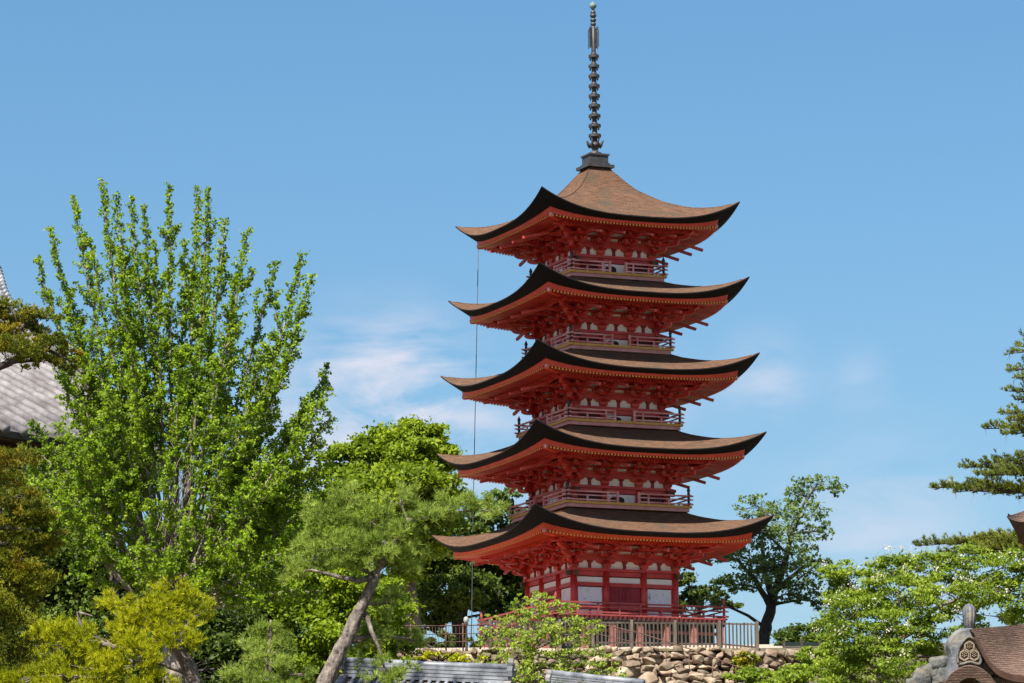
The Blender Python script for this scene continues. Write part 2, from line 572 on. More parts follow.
def make_roof(k):
    hs, ze = ROOF[k], ZE[k]
    rin = 0.42 if k == 4 else BALC[k + 1] - 0.75
    rr = [rin + (hs - rin) * (i / 14) for i in range(15)]
    PZ = [z * (1.0 if k == 4 else (.84, .82, .76, .70)[k]) for z in PROF_Z]
    top = MB()
    ins = lambda s: 0.26 + 0.40 * abs(s) ** 3
    dr = lambda s: 0.20 + 0.52 * abs(s) ** 3
    ins2 = lambda s: ins(s) + 0.10
    dr2 = lambda s: dr(s) + 0.11 + 0.17 * abs(s) ** 2.6
    fas, brd, sof, raf, end = MB(), MB(), MB(), MB(), MB()
    rolls = []
    for j in range(4):
        T = side(j)
        rows = []
        for r_ in rr:
            q = r_ / hs
            z0 = ze + float(np.interp(hs - r_, PROF_D, PZ))
            rows.append([T(s * r_, -r_, z0 + UP * lf(s) * q ** 4) for s in SS])
        top.grid(rows, flip=True)
        # black bark edge, undercut; slightly rounded lip
        e0 = [T(s * hs, -hs, ze + UP * lf(s)) for s in SS]
        e1 = [T(s * (hs + 0.012), -(hs + 0.012), ze + UP * lf(s) - 0.05) for s in SS]
        e2 = [T(s * (hs - ins(s)), -(hs - ins(s)), ze + UP * lf(s) - dr(s)) for s in SS]
        e3 = [T(s * (hs - ins(s) - .25), -(hs - ins(s) - .25), ze + UP * lf(s) - dr(s) + .02) for s in SS]
        fas.grid([e0, e1, e2, e3], smooth=False, flip=False)
        # red eave board under it
        b0 = [T(s * (hs - ins(s) - .05), -(hs - ins(s) - .05), ze + UP * lf(s) - dr(s) + .005) for s in SS]
        b1 = [T(s * (hs - ins2(s)), -(hs - ins2(s)), ze + UP * lf(s) - dr2(s)) for s in SS]
        b2 = [T(s * (hs - ins2(s) - .3), -(hs - ins2(s) - .3), ze + UP * lf(s) - dr2(s) + .02) for s in SS]
        brd.grid([b0, b1, b2], smooth=False)
        zA = lambda s: ze + UP * lf(s) - dr2(s)
        zB = lambda s: ze - 0.155 + 0.16 * lf(s)
        zC = ze + 0.16
        iA = lambda s: ins2(s) + 0.06
        iB = lambda s: 1.62
        iC = 3.3 if hs > 4.9 else 3.0
        ra = lambda s, f: (hs - (iA(s) * (1 - f) + iB(s) * f))
        A = [T(s * ra(s, 0), -ra(s, 0), zA(s) + .03) for s in SS]
        B = [T(s * ra(s, 1), -ra(s, 1), zB(s) + .03) for s in SS]
        B2 = [T(s * ra(s, 1), -ra(s, 1), zB(s) - .105) for s in SS]
        B3 = [T(s * (ra(s, 1) - .05), -(ra(s, 1) - .05), zB(s) - .105) for s in SS]
        Cc = [T(s * (hs - iC), -(hs - iC), zC) for s in SS]
        sof.grid([A, B, B2, B3, Cc], smooth=False)
        # two tiers of rafters with painted ends
        n = int(2 * hs / 0.155)
        for i in range(n):
            x = -hs + hs * 2 * (i + .5) / n
            # upper, flying tier
            s = max(-1, min(1, x / (hs - 0.5)))
            yo = hs - iA(s)
            yi = max(hs - iB(s), abs(x))
            if yo - yi > 0.1:
                za, zb = zA(s) + .02, zA(s) + .02 + (zB(s) - zA(s)) * (yo - yi) / max(0.1, iB(s) - iA(s))
                w = .036
                raf.hexa([T(x - w, -yo, za - .09), T(x + w, -yo, za - .09), T(x + w, -yi, zb - .09), T(x - w, -yi, zb - .09),
                          T(x - w, -yo, za), T(x + w, -yo, za), T(x + w, -yi, zb), T(x - w, -yi, zb)])
                end.box(x - w + .002, x + w - .002, -yo - .012, -yo - .001, za - .088, za - .004, T)
            s = max(-1, min(1, x / (hs - 1.5)))
            yo = hs - 1.58
            yi = max(hs - iC, abs(x))
            if yo - yi > 0.1:
                za = zB(s) - .105
                zb = za + (zC - za) * (yo - yi) / (iC - 1.67)
                w = .040
                raf.hexa([T(x - w, -yo, za - .085), T(x + w, -yo, za - .085), T(x + w, -yi, zb - .085), T(x - w, -yi, zb - .085),
                          T(x - w, -yo, za), T(x + w, -yo, za), T(x + w, -yi, zb), T(x - w, -yi, zb)])
                pass
        # hip line, a low rounded roll of bark
        hp = []
        for r_ in rr[:-1]:
            q = r_ / hs
            hp.append(T(r_, -r_, ze + float(np.interp(hs - r_, PROF_D, PZ)) + UP * q ** 4 + 0.0))
        rid = MB()
        rid.tube(hp, [0.025] * (len(hp) - 1) + [0.02], 8)
        rolls.append(rid)
    o = top.build('roof', M['shingle'], PAG)
    fas.build('eave_edge', M['black'], o)
    brd.build('eave_board', M['red_orange'] if k == 0 else M['red_board'], o)
    sof.build('soffit', M['red'], o)
    tag(raf.build('rafters', M['red_orange'] if k == 0 else M['red'], o), kind='stuff')
    tag(end.build('rafter_ends', M['yellow'], o), kind='stuff')
    for rid in rolls:
        rid.build('hip_roll', M['shingle'], o)
    # a corner beam under every corner, with a pale carved end
    for j in range(4):
        T = side(j)
        cb, ce = MB(), MB()
        s = 1.0
        o1 = hs - ins2(s) - .02
        z1 = ze + UP - dr2(s) - .08
        i1 = hs - 3.0
        cb.bar(T(o1, -o1, z1 + .02), T(i1, -i1, ze - .02), .20, .24)
        q = cb.build('corner_beam', M['red_orange'], o)
        ce.bar(T(o1 + .03, -(o1 + .03), z1 + .02), T(o1 + .002, -(o1 + .002), z1 + .02), .13, .15)
        ce.build('beam_end', M['rail'], o)
    return o


for k in range(5):
    make_roof(k)


def arm(mb, T, a, b, w, h0, h1, ch):
    """bracket arm between the plan points a, b with upswept ends"""
    a, b = Vector((*a, 0)), Vector((*b, 0))
    d = (b - a)
    ln = d.length
    d.normalize()
    sd = Vector((-d.y, d.x, 0)) * (w / 2)
    c = min(ch, ln / 2.2)
    poly = [(0, h1), (0, h0 + (h1 - h0) * .62), (c * .35, h0 + (h1 - h0) * .22), (c, h0), (ln - c, h0), (ln - c * .35, h0 + (h1 - h0) * .22), (ln, h0 + (h1 - h0) * .62), (ln, h1)]
    f0 = lambda u, z: T(*(a + d * u - sd)[:2], z)
    f1 = lambda u, z: T(*(a + d * u + sd)[:2], z)
    mb.prism(poly, f0, f1)


def block(mb, T, x, y, z0, z1, w):
    v = w * .34
    h = w / 2
    zm = z0 + (z1 - z0) * .45
    mb.hexa([T(x - v, y - v, z0), T(x + v, y - v, z0), T(x + v, y + v, z0), T(x - v, y + v, z0), T(x - h, y - h, zm), T(x + h, y - h, zm), T(x + h, y + h, zm), T(x - h, y + h, zm)])
    mb.box(x - h, x + h, y - h, y + h, zm, z1, T)


def bracket(mb, T, x, yw, z, a=1.0, left=True, right=True):
    """three-step bracket set on the wall at x, standing out towards -y"""
    L = .46 * a
    block(mb, T, x, yw, z, z + .22, .36)
    rows = [(0.0, .20, L), (.42, .48, L), (.85, .76, L)]
    for i, (o, h, ln) in enumerate(rows):
        y = yw - o
        x0 = x - (ln if left else 0.1)
        x1 = x + (ln if right else 0.1)
        arm(mb, T, (x0, y), (x1, y), .10, z + h, z + h + .14, .24)
        for q in (x0 + .08, x, x1 - .08):
            block(mb, T, q, y, z + h + .14, z + h + .27, .165)
        if i == 0:
            arm(mb, T, (x - L * 1.18 if left else x - .1, y), (x + L * 1.18 if right else x + .1, y), .12, z + .48, z + .65, .28)
            for q in (x - L * 1.05, x + L * 1.05):
                if (q < x and left) or (q > x and right):
                    block(mb, T, q, y, z + .65, z + .77, .19)
        if i == 1:
            arm(mb, T, (x0 - .02, y), (x1 + .02, y), .12, z + .76, z + .92, .28)
    # arms at right angles to the wall
    arm(mb, T, (x, yw + .2), (x, yw - .52), .11, z + .21, z + .35, .26)
    arm(mb, T, (x, yw + .2), (x, yw - .95), .11, z + .49, z + .63, .26)
    arm(mb, T, (x, yw + .2), (x, yw - 1.35), .11, z + .77, z + .90, .26)
    arm(mb, T, (x - L, yw - 1.32), (x + L, yw - 1.32), .12, z + .92, z + 1.04, .2)


def tail(mb, T, x, yw, z):
    """the long tail rafter of a set"""
    mb.bar(T(x, yw - 1.25, z + .90), T(x, yw - 2.62, z + .58), .11, .12)


COLS = (-1.0, -.37, .37, 1.0)
for k in range(5):
    hb, zb = BODY[k], BEAM[k]
    zf = BFLOOR[k]
    a = hb / 2.47
    wall = MB()
    wi = hb - .09
    # core wall ring, then beams
    for j in range(4):
        T = side(j)
        wall.box(-wi, wi - .002 * j, -wi, -wi + .12, zf - .3, zb - .1, T)
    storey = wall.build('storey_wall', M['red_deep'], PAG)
    beams = MB()
    for j in range(4):
        T = side(j)
        beams.box(-hb - .20, hb + .20, -hb - .13, -hb + .10, zb - .12 - .002 * (j % 2), zb - .002 * (j % 2), T)
        beams.box(-hb - .06, hb + .06, -hb - .05, -hb + .06, zb - .33 - .002 * (j % 2), zb - .13 - .002 * (j % 2), T)
        if k == 0:
            for (u, v) in ((zt(593.4), zt(589.6)), (zt(616.2), zt(611.6)), (zt(625), zt(622.6))):
                beams.box(-hb - .05, hb + .05, -hb - .06, -hb + .06, u - .002 * (j % 2), v - .002 * (j % 2), T)
    beams.build('tie_beams', M['red'], storey)
    # columns
    for j in range(4):
        T = side(j)
        for c in COLS[:-1]:
            m = MB()
            x, y, _ = T(c * hb, -hb, 0)
            m.lathe([(.155 * (.8 + .2 * a), zf - .1), (.155 * (.8 + .2 * a), zb - .14)], 14, (x, y, 0))
            m.build('pillar', M['red'], storey)
            if c == -1.0:
                for jj in (j, (j + 3) % 4):
                    m = MB()
                    TT = side(jj)
                    s = -1 if jj == j else 1
                    m.box(s * hb + (-.36 if s < 0 else .18), s * hb + (-.18 if s < 0 else .36), -hb - .08, -hb + .08, zb - .34, zb - .13, TT)
                    m.build('beam_nose', M['crest'], storey)
    # plaster band behind the brackets, with struts and long beams
    pl, lb = MB(), MB()
    for j in range(4):
        T = side(j)
        pl.box(-hb + .03, hb - .03, -hb + .02, -hb + .08, zb + .0, zb + 1.25, T)
        for (h0, h1) in ((.34, .66), (.79, .89), (1.05, 1.3)):
            lb.box(-hb - .3, hb + .3, -hb - .07, -hb + .05, zb + h0 + .002 * (j % 2), zb + h1 - .002 * (j % 2), T)
        lb.box(-hb - .75, hb + .75, -hb - .48, -hb - .36, zb + 1.08 + .002 * (j % 2), zb + 1.16, T)
        # eave purlin
        lb.box(-hb - 1.75, hb + 1.75, -hb - 1.40, -hb - 1.24, zb + 1.00 + .002 * (j % 2), zb + 1.10, T)
        for c0, c1 in zip(COLS[:-1], COLS[1:]):
            x = (c0 + c1) / 2 * hb
            st = MB()
            st.box(x - .07, x + .07, -hb - .03, -hb + .03, zb + .0, zb + .24, T)
            block(st, T, x, -hb, zb + .24, zb + .34, .22)
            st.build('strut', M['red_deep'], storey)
    o = pl.build('plaster_band', M['white'], storey)
    lb.build('bracket_beams', M['red'], storey)
    # bracket sets: one part each
    for j in range(4):
        T = side(j)
        for c in COLS[1:-1]:
            m = MB()
            bracket(m, T, c * hb, -hb, zb, a)
            o = m.build('bracket_set', M['red'], PAG)
            m = MB()
            tail(m, T, c * hb, -hb, zb)
            m.build('tail_rafter', M['tail'], o)
        m = MB()
        bracket(m, T, -hb, -hb, zb, a)
        T2 = side((j + 3) % 4)
        bracket(m, T2, hb, -hb, zb + .003, a)
        # diagonal arms
        dg = lambda u, v, z: T((-hb - v * .7071 + u * .7071), (-hb - v * .7071 - u * .7071), z)
        for (ln, h) in ((.75, .20), (1.35, .48), (1.9, .76)):
            arm(m, dg, (0, -.2), (0, ln), .15, zb + h + .004, zb + h + .175, .3)
            block(m, dg, 0, ln - .1, zb + h + .175, zb + h + .29, .22)
        o = m.build('bracket_set', M['red'], PAG)
        m = MB()
        tail(m, T, -hb, -hb, zb)
        m.build('tail_rafter', M['tail'], o)
        m = MB()
        tail(m, T2, hb, -hb, zb)
        m.build('tail_rafter', M['tail'], o)
    # what fills the bays
    b0, b1 = hb * .37 + .15, hb - .15
    for j in range(4):
        T = side(j)
        yf = -hb + .03
        if k == 0:
            for (x0, x1) in ((-b1, -b0), (-hb * .37 + .15, hb * .37 - .15), (b0, b1)):
                m = MB()
                m.box(x0, x1, yf - .02, yf + .05, zt(589.4), zt(584.2), T)
                m.build('frieze_panel', M['white'], storey)
            for (x0, x1) in ((-b1, -b0), (b0, b1)):
                m = MB()
                m.box(x0 + .05, x1 - .05, yf - .02, yf + .05, zt(611.4), zt(594.4), T)
                o = m.build('painted_panel', M['panel'], storey)
                m = MB()
                xm = (x0 + x1) / 2
                for q in (x0, x1 - .05):
                    m.box(q, q + .05, yf - .035, yf + .05, zt(611.5), zt(593.5), T)
                m.build('panel_frame', M['red'], o)
                m = MB()
                xm = (x0 + x1) / 2
                m.box(x0 + .03, xm - .05, yf - .02, yf + .05, zt(622.4), zt(616.4), T)
                m.build('skirting_panel', M['white'], storey)
                m = MB()
                m.box(xm + .05, x1 - .03, yf - .02, yf + .05, zt(622.4), zt(616.4), T)
                m.build('skirting_panel', M['white'], storey)
            for sgn in (-1, 1):
                m = MB()
                w = hb * .37 - .17
                x0, x1 = (-w, -.008) if sgn < 0 else (.008, w)
                m.box(x0, x1, yf - .035, yf + .05, zt(624), zt(593.2), T)
                for q in range(4):
                    xx = x0 + (x1 - x0) * (q + .5) / 4
                    m.box(xx - .012, xx + .012, yf - .048, yf - .03, zt(623.5), zt(594), T)
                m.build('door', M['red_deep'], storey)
        else:
            w = hb * .37 - .14
            m = MB()
            m.box(-w, w, yf - .02, yf + .03, zf + .02, zb - .36, T)
            o = m.build('window_panel', M['white'], storey)
            m = MB()
            h = zb - .36 - zf
            poly = []
            xw = w * .5
            xc = -w * .28
            for q in range(13):
                th = math.pi * q / 12
                poly.append((xc + xw * math.cos(th), zf + h * .45 + h * .36 * math.sin(th) ** .7))
            poly += [(xc - xw, zf + .03), (xc + xw, zf + .03)]
            m.prism(poly, lambda u, v: T(u, yf - .03, v), lambda u, v: T(u, yf + .02, v))
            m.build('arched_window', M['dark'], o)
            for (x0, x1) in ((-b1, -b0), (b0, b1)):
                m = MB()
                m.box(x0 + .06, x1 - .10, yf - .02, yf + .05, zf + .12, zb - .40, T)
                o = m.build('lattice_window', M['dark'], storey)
                m = MB()
                for q in range(7):
                    xx = x0 + .06 + (x1 - x0 - .16) * (q + .5) / 7
                    m.box(xx - .015, xx + .015, yf - .04, yf - .015, zf + .12, zb - .40, T)
                m.build('lattice_bars', M['red_deep'], o)

# balconies and the verandah
for k in range(5):
    hs, zf = BALC[k], BFLOOR[k]
    m = MB()
    dep = hs - BODY[k] + .25
    for j in range(4):
        T = side(j)
        m.box(-hs + .08, hs - .08 - dep, -hs + .08, -hs + dep, zf - .26 - .003 * (j % 2), zf - .04 - .003 * (j % 2), T)
    bal = m.build('balcony' if k else 'verandah', M['red'], PAG)
    for j in range(4):
        T = side(j)
        m = MB()
        m.box(-hs - .05, hs + .05, -hs, -hs + .14, zf - (.11 if k else .07) + .002 * (j % 2), zf + .002 * (j % 2), T)
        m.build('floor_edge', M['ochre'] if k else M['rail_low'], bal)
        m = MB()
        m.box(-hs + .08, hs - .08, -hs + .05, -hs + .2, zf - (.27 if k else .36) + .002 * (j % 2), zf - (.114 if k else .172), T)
        m.build('floor_beam', M['pinkboard'] if k else M['dark'], bal)  # at the verandah, a near-black strip paints the shade behind the joist ends
        # railing: three rails on short posts, open in front of the middle bay upstairs
        m = MB()
        H = .44 if k else .50
        ext = .22
        y = -hs + .08
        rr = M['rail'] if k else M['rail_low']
        n = 6 if k else 8
        gap = hs * .17 if k else 0
        spans = [(-hs + .08 - ext, hs - .08 + ext)] if not k else [(-hs + .08 - ext, -gap), (gap, hs - .08 + ext)]
        for (x0, x1) in spans:
            for (h, rd) in ((H, .036), (H * .62, .026), (H * .17, .034)):
                m.bar(T(x0, y, zf + h), T(x1, y, zf + h), rd * 2, rd * 2)
        for i in range(n + 1):
            x = -hs + .08 + (2 * hs - .16) * i / n
            if k and abs(x) < gap + .05:
                continue
            if 0 < i < n:
                m.box(x - .035, x + .035, y - .035, y + .035, zf + .0, zf + (H if i % 2 == 0 else H * .62), T)
        if k:
            for x in (-gap, gap):
                m.box(x - .05, x + .05, y - .05, y + .05, zf, zf + H + .06, T)
        m.build('railing', rr, bal)
        m = MB()
        x, yy, _ = T(-hs + .08, y, 0)
        m.lathe([(.06, zf), (.06, zf + H + .10), (.075, zf + H + .12), (.05, zf + H + .16), (.085, zf + H + .25), (.05, zf + H + .34), (.012, zf + H + .42)], 10, (x, yy, 0))
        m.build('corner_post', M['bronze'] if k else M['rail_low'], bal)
    if k == 0:
        for j in range(4):
            T = side(j)
            m = MB()
            n = 36
            for i in range(n):
                x = -hs + .05 + (2 * hs - .1) * (i + .5) / n
                m.box(x - .05, x + .05, -hs - .02, -hs + .5, zf - .25, zf - .075, T)
            tag(m.build('joist_ends', M['joist'], bal), kind='stuff')
            for i in range(6):
                x = -hs + .2 + (2 * hs - .4) * i / 6
                m = MB()
                m.box(x - .13, x + .13, -hs + .1, -hs + .36, -1.2, zf - .36, T)
                m.build('verandah_post', M['pinkwood'], bal)
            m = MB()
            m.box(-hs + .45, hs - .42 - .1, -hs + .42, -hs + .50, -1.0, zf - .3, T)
            m.build('underfloor_shade', M['dark'], bal)  # near-black sheet that paints in the shade below the verandah floor
            m = MB()
            m.box(-hs + .3, hs - .2, -hs + .37, -hs + .41, (zf - .36) * .55, (zf - .36) * .72, T)
            m.build('underfloor_rail', M['pinkwood'], bal)

# spire
zb = zt(166)
sp = MB()
sp.box(-.66, .66, -.66, .66, zb - .16, zb - .02)
sp.box(-.50, .50, -.50, .50, zb - .02, zb + .08)
sp.box(-.45, .45, -.45, .45, zb + .08, zb + .42)
sp.box(-.50, .50, -.50, .50, zb + .42, zb + .50)
SPIRE = sp.build('spire_base', M['bronze'], PAG)
m = MB()
z0 = zb + .50
m.lathe([(.30, z0), (.30, z0 + .10), (.18, z0 + .16), (.13, z0 + .22), (.15, z0 + .3), (.24, z0 + .38), (.28, z0 + .52), (.20, z0 + .56), (.13, z0 + .62)], 20)
cup = m.build('lotus_cup', M['bronze'], PAG)
for i in range(8):
    m = MB()
    th = 2 * math.pi * i / 8
    c, s_ = math.cos(th), math.sin(th)
    m.tube([(c * .25, s_ * .25, z0 + .36), (c * .33, s_ * .33, z0 + .48), (c * .36, s_ * .36, z0 + .60), (c * .43, s_ * .43, z0 + .66)], [.05, .05, .04, .015], 6)
    m.build('petal', M['bronze'], cup)
m = MB()
m.lathe([(.115, z0 + .4), (.10, zt(50)), (.07, zt(12))], 12)
m.build('spire_shaft', M['bronze'], PAG)
for i in range(9):
    zc = zt(135.8 - i * 9.93)
    m = MB()
    w = .285 - i * .006
    m.lathe([(.10, zc - .075), (w - .03, zc - .085), (w, zc - .06), (w + .004, zc + .055), (w - .02, zc + .07), (.12, zc + .06)], 24, smooth=False)
    m.lathe([(.12, zc + .06), (.15, zc + .10), (.13, zc + .15), (.10, zc + .17)], 12)
    for q in range(4):
        th = q * math.pi / 2 + .4
        m.box(-.03, .03, -.02, .02, -.16, -.07, lambda x, y, z: (x + (w - .02) * math.cos(th), y + (w - .02) * math.sin(th), z + zc))
    m.build('ring', M['bronze'], PAG)
zf0, zf1 = zt(48), zt(27)
fl = MB()
for q in range(4):
    th = q * math.pi / 2 + .5
    c, s_ = math.cos(th), math.sin(th)
    for (r0, z_0, r1, z_1) in ((.29, 0, .29, .82), (.29, .82, .20, 1), (.2, 0.02, .2, .96), (.1, 0, .1, 1)):
        fl.bar((c * r0, s_ * r0, zf0 + (zf1 - zf0) * z_0), (c * r1, s_ * r1, zf0 + (zf1 - zf0) * z_1), .025, .025, (1, 0.2, 0))
    for u in range(9):
        z = zf0 + (zf1 - zf0) * (.04 + u * .105)
        fl.bar((c * .08, s_ * .08, z), (c * .30, s_ * .30, z + .05), .022, .03)
fl.build('flame_ornament', M['bronze'], PAG)
m = MB()
for (y, r_) in ((24, .13), (20, .14), (15.5, .15), (12.5, .12)):
    z = zt(y)
    m.lathe([(.06, z - .12), (r_, z - .04), (r_, z + .03), (.06, z + .11)], 14)
m.build('beads', M['bronze'], PAG)
m = MB()
z = zt(5.5)
m.lathe([(.05, z - .2), (.15, z - .07), (.165, z), (.14, z + .08), (.06, z + .15), (.01, z + .2)], 16)
m.build('jewel', M['verdigris'], PAG)

# the conductor cable that hangs from the top roof
m = MB()
pts = [P(478.5, 240, 203.6), P(476.8, 330, 204.1), P(475.2, 410, 204.5), P(473.5, 492, 205.0), P(472.0, 600, 205.4), P(471.2, 652, 205.6)]
m.tube(pts, .020, 6)
tag(m.build('cable', M['cable']), 'thin dark cable hanging down from the left corner of the top roof', 'cable')

# ------------------------------------------------------------------ stone wall, fences
def boulder(mb, c, rx, ry, rz, seed):
    r_ = random.Random(seed)
    n1, n2 = 11, 7
    e = r_.uniform(.30, .62)
    sg = lambda v: math.copysign(abs(v) ** e, v)
    vs, fs = [], []
    ph = [r_.uniform(0, 6) for _ in range(4)]
    rot = r_.uniform(-.4, .4)
    for i in range(n2 + 1):
        la = -math.pi / 2 + math.pi * i / n2
        for j in range(n1):
            lo = 2 * math.pi * j / n1
            w = 1 + .15 * math.sin(2 * lo + ph[0]) * math.cos(la) + .11 * math.sin(3 * lo + ph[1] + 2 * la) + .07 * math.sin(3 * la + ph[2])
            x = rx * w * sg(math.cos(la)) * sg(math.cos(lo))
            y = ry * w * sg(math.cos(la)) * sg(math.sin(lo))
            z = rz * w * sg(math.sin(la))
            x, z = x * math.cos(rot) - z * math.sin(rot), x * math.sin(rot) + z * math.cos(rot)
            vs.append((c[0] + x, c[1] + y, c[2] + z))
    for i in range(n2):
        for j in range(n1):
            j2 = (j + 1) % n1
            fs.append((i * n1 + j, i * n1 + j2, (i + 1) * n1 + j2, (i + 1) * n1 + j))
    mb.add(vs, fs, True)


def rock(mb, c, rx, ry, rz, seed):
    """an angular, roughly squared field stone"""
    r_ = random.Random(seed)
    bm = bmesh.new()
    rot = r_.uniform(-.3, .3)
    for i in range(18):
        q = Vector((r_.uniform(-1, 1), r_.uniform(-1, 1), r_.uniform(-1, 1)))
        k = max(abs(q.x), abs(q.y), abs(q.z))
        q = q / k
        q = q * (.78 + .30 * r_.random()) / max(1.0, q.length / 1.28)
        x, y, z = q.x * rx, q.y * ry, q.z * rz
        x, z = x * math.cos(rot) - z * math.sin(rot), x * math.sin(rot) + z * math.cos(rot)
        bm.verts.new((c[0] + x, c[1] + y, c[2] + z))
    h = bmesh.ops.convex_hull(bm, input=bm.verts)
    bmesh.ops.delete(bm, geom=list({v for v in h['geom_interior'] + h['geom_unused'] if isinstance(v, bmesh.types.BMVert)}), context='VERTS')
    bmesh.ops.bevel(bm, geom=bm.edges[:], offset=min(rx, rz) * .10, segments=1, affect='EDGES')
    bm.verts.index_update()
    mb.add([v.co.copy() for v in bm.verts], [tuple(v.index for v in f.verts) for f in bm.faces], False)
    bm.free()


WY = WALL_Y - .1


def wall_top_px(px):
    return float(np.interp(px, [380, 470, 560, 640, 735, 750, 792], [651, 651, 651, 648.5, 648.5, 652, 653.5]))


SW = empty('stone_wall', P(600, 690, WY))
SW.location.z = ground(0, WY - 1)
tag(SW, 'tan boulder retaining wall below the pagoda fence', 'wall')
st, core = MB(), MB()
base = SW.location.copy()
px0, px1 = 380, 794
x0, x1 = P(px0, 660, WY).x, P(px1, 660, WY).x
z = base.z
row = 0
k = 0
ztop_of = lambda x: P(512 + x / WY * F_PX, wall_top_px(512 + x / WY * F_PX), WY).z
while z < base.z + 5:
    h = random.uniform(.20, .42)
    x = x0 + random.uniform(-.3, 0)
    while x < x1:
        w = random.uniform(.24, .62) * (1.4 if random.random() < .2 else 1)
        zc = z + h / 2 + random.uniform(-.07, .07)
        if zc < ztop_of(x + w / 2) - .02:
            hh = h * random.uniform(.48, .74)
            rock(st, (x + w / 2 - base.x, -random.uniform(-.1, .14) - .12, zc - base.z), w * random.uniform(.5, .6), .32, hh, k)
        k += 1
        x += w * .93
    z += h * .88
    row += 1
for i in range(40):
    a, b = x0 + (x1 - x0) * i / 40, x0 + (x1 - x0) * (i + 1) / 40
    core.box(a - base.x, b - base.x - (0.001), .02, 1.2, 0, min(ztop_of(a), ztop_of(b)) - base.z - .12)
c_ = core.build('earth_core', M['mortar'], SW)
o = st.build('boulders', M['stone'], SW)
# pale strip of ground and coping at the top
m = MB()
for i in range(40):
    a, b = x0 + (x1 - x0) * i / 40, x0 + (x1 - x0) * (i + 1) / 40
    if 512 + a / WY * F_PX < 738:
        m.box(a - base.x, b - base.x - .002, -.12, 1.1, min(ztop_of(a), ztop_of(b)) - base.z - .115, min(ztop_of(a), ztop_of(b)) - base.z - .02 + .015 * math.sin(i * 1.7))
m.build('coping', M['tanearth'], SW)

# sloping slab of a stone stair in front of the wall, with iron handrail
ST = empty('stone_stair', P(640, 690, 188.5))
ST.location.z = ground(0, 188.5)
tag(ST, 'stone stair with iron handrail sloping down in front of the boulder wall', 'stair')
b_ = ST.location


def rel(p, o):
    return p - o


m = MB()
A = [P(597, 645, 189.2), P(640, 655, 188.8), P(690, 671, 188.2), P(730, 686, 187.8), P(760, 697, 187.4)]
for p, q in zip(A[:-1], A[1:]):
    for i in range(3):
        for j in range(2):
            u = rel(p.lerp(q, (i + .5) / 3), b_)
            rock(m, (u.x + random.uniform(-.06, .06), u.y + .2, u.z - .12 - .26 * j + random.uniform(-.04, .04)), random.uniform(.30, .42), .30, random.uniform(.13, .20), 700 + int(u.x * 90) + i * 7 + j)
par = m.build('parapet', M['stone'], ST)
m = MB()
for i in range(14):
    t = i / 13
    p = A[0].lerp(A[-1], t) + Vector((0, .5, -.55 + .1))
    p = rel(p, b_)
    m.box(p.x - .35, p.x + .28, p.y, p.y + 1.2, -.2, p.z)
m.build('steps', M['stone'], ST)
m = MB()
for i in range(6):
    for j in range(2):
        t = (i + .5 * j) / 6.2
        p = rel(A[0].lerp(A[-1], t), b_)
        rock(m, (p.x + random.uniform(-.1, .1), p.y - .05 + .12, p.z - .75 - .62 * j), random.uniform(.42, .62), .3, random.uniform(.3, .42), 900 + i * 2 + j)
m.build('side_boulders', M['stone'], ST)
m = MB()
hp = [rel(p + Vector((0, .2, .95)), b_) for p in A]
m.tube(hp, .022, 6)
for i in range(8):
    t = i / 7
    p = rel(A[0].lerp(A[-1], t) + Vector((0, .2, 0)), b_)
    q = p + Vector((0, 0, .97))
    m.tube([p - Vector((0, 0, .25)), q - Vector((0, 0, .02))], .02, 6)
m.tube([h - Vector((0, 0, .45)) for h in hp], .016, 6)
m.build('handrail', M['rust'], ST)

# grey slatted fence in front of the pagoda
FPTS = [P(478, 646, 193.0), P(560, 646, 192.6), P(640, 646.5, 192.2), P(724, 648, 191.9), P(757.5, 651.5, 191.3)]
FN = empty('picket_fence', FPTS[2])
tag(FN, 'weathered grey wooden picket fence in front of the red verandah', 'fence')
b_ = FN.location.copy()
slat, rail = MB(), MB()
FH = [1.08, 1.06, 1.05, 1.08, 1.2]
for i, (p, q) in enumerate(zip(FPTS[:-1], FPTS[1:])):
    d = q - p
    n = int(d.length / .17)
    ha, hb_ = FH[i], FH[i + 1]
    for t0, th, zz in ((.97, .075, 0), (.15, .07, 0)):
        rail.bar(rel(p + Vector((0, .04, ha * t0)), b_), rel(q + Vector((0, .04, hb_ * t0)), b_), .07, .07)
    for s in range(n):
        t = (s + .5) / n
        c = rel(p.lerp(q, t), b_)
        h = ha + (hb_ - ha) * t + random.uniform(-.03, .03)
        tl = random.uniform(-.015, .015)
        slat.hexa([c + Vector((-.034, -.02, 0)), c + Vector((.034, -.02, 0)), c + Vector((.034, .02, 0)), c + Vector((-.034, .02, 0)),
                   c + Vector((-.034 + tl, -.02, h)), c + Vector((.034 + tl, -.02, h)), c + Vector((.034 + tl, .02, h)), c + Vector((-.034 + tl, .02, h))])
slat.build('pickets', M['graywood'], FN)
rail.build('rail', M['graywood'], FN)
for px in (487, 522, 556, 590, 629, 672.5, 717, 757):
    i = max(j for j in range(4) if 512 + FPTS[j].x / FPTS[j].y * F_PX <= px + 4)
    ax_, bx_ = FPTS[i], FPTS[i + 1]
    pa, pb = [512 + v.x / v.y * F_PX for v in (ax_, bx_)]
    t = min(1, max(0, (px - pa) / (pb - pa)))
    c = rel(ax_.lerp(bx_, t), b_)
    m = MB()
    h = FH[i] + (FH[i + 1] - FH[i]) * t + .07
    m.box(c.x - .065, c.x + .065, c.y - .12, c.y - .01, -.3 + c.z, c.z + h)
    m.box(c.x - .05, c.x + .05, c.y - .105, c.y - .025, c.z + h, c.z + h + .03)
    m.build('post', M['postwood'], FN)

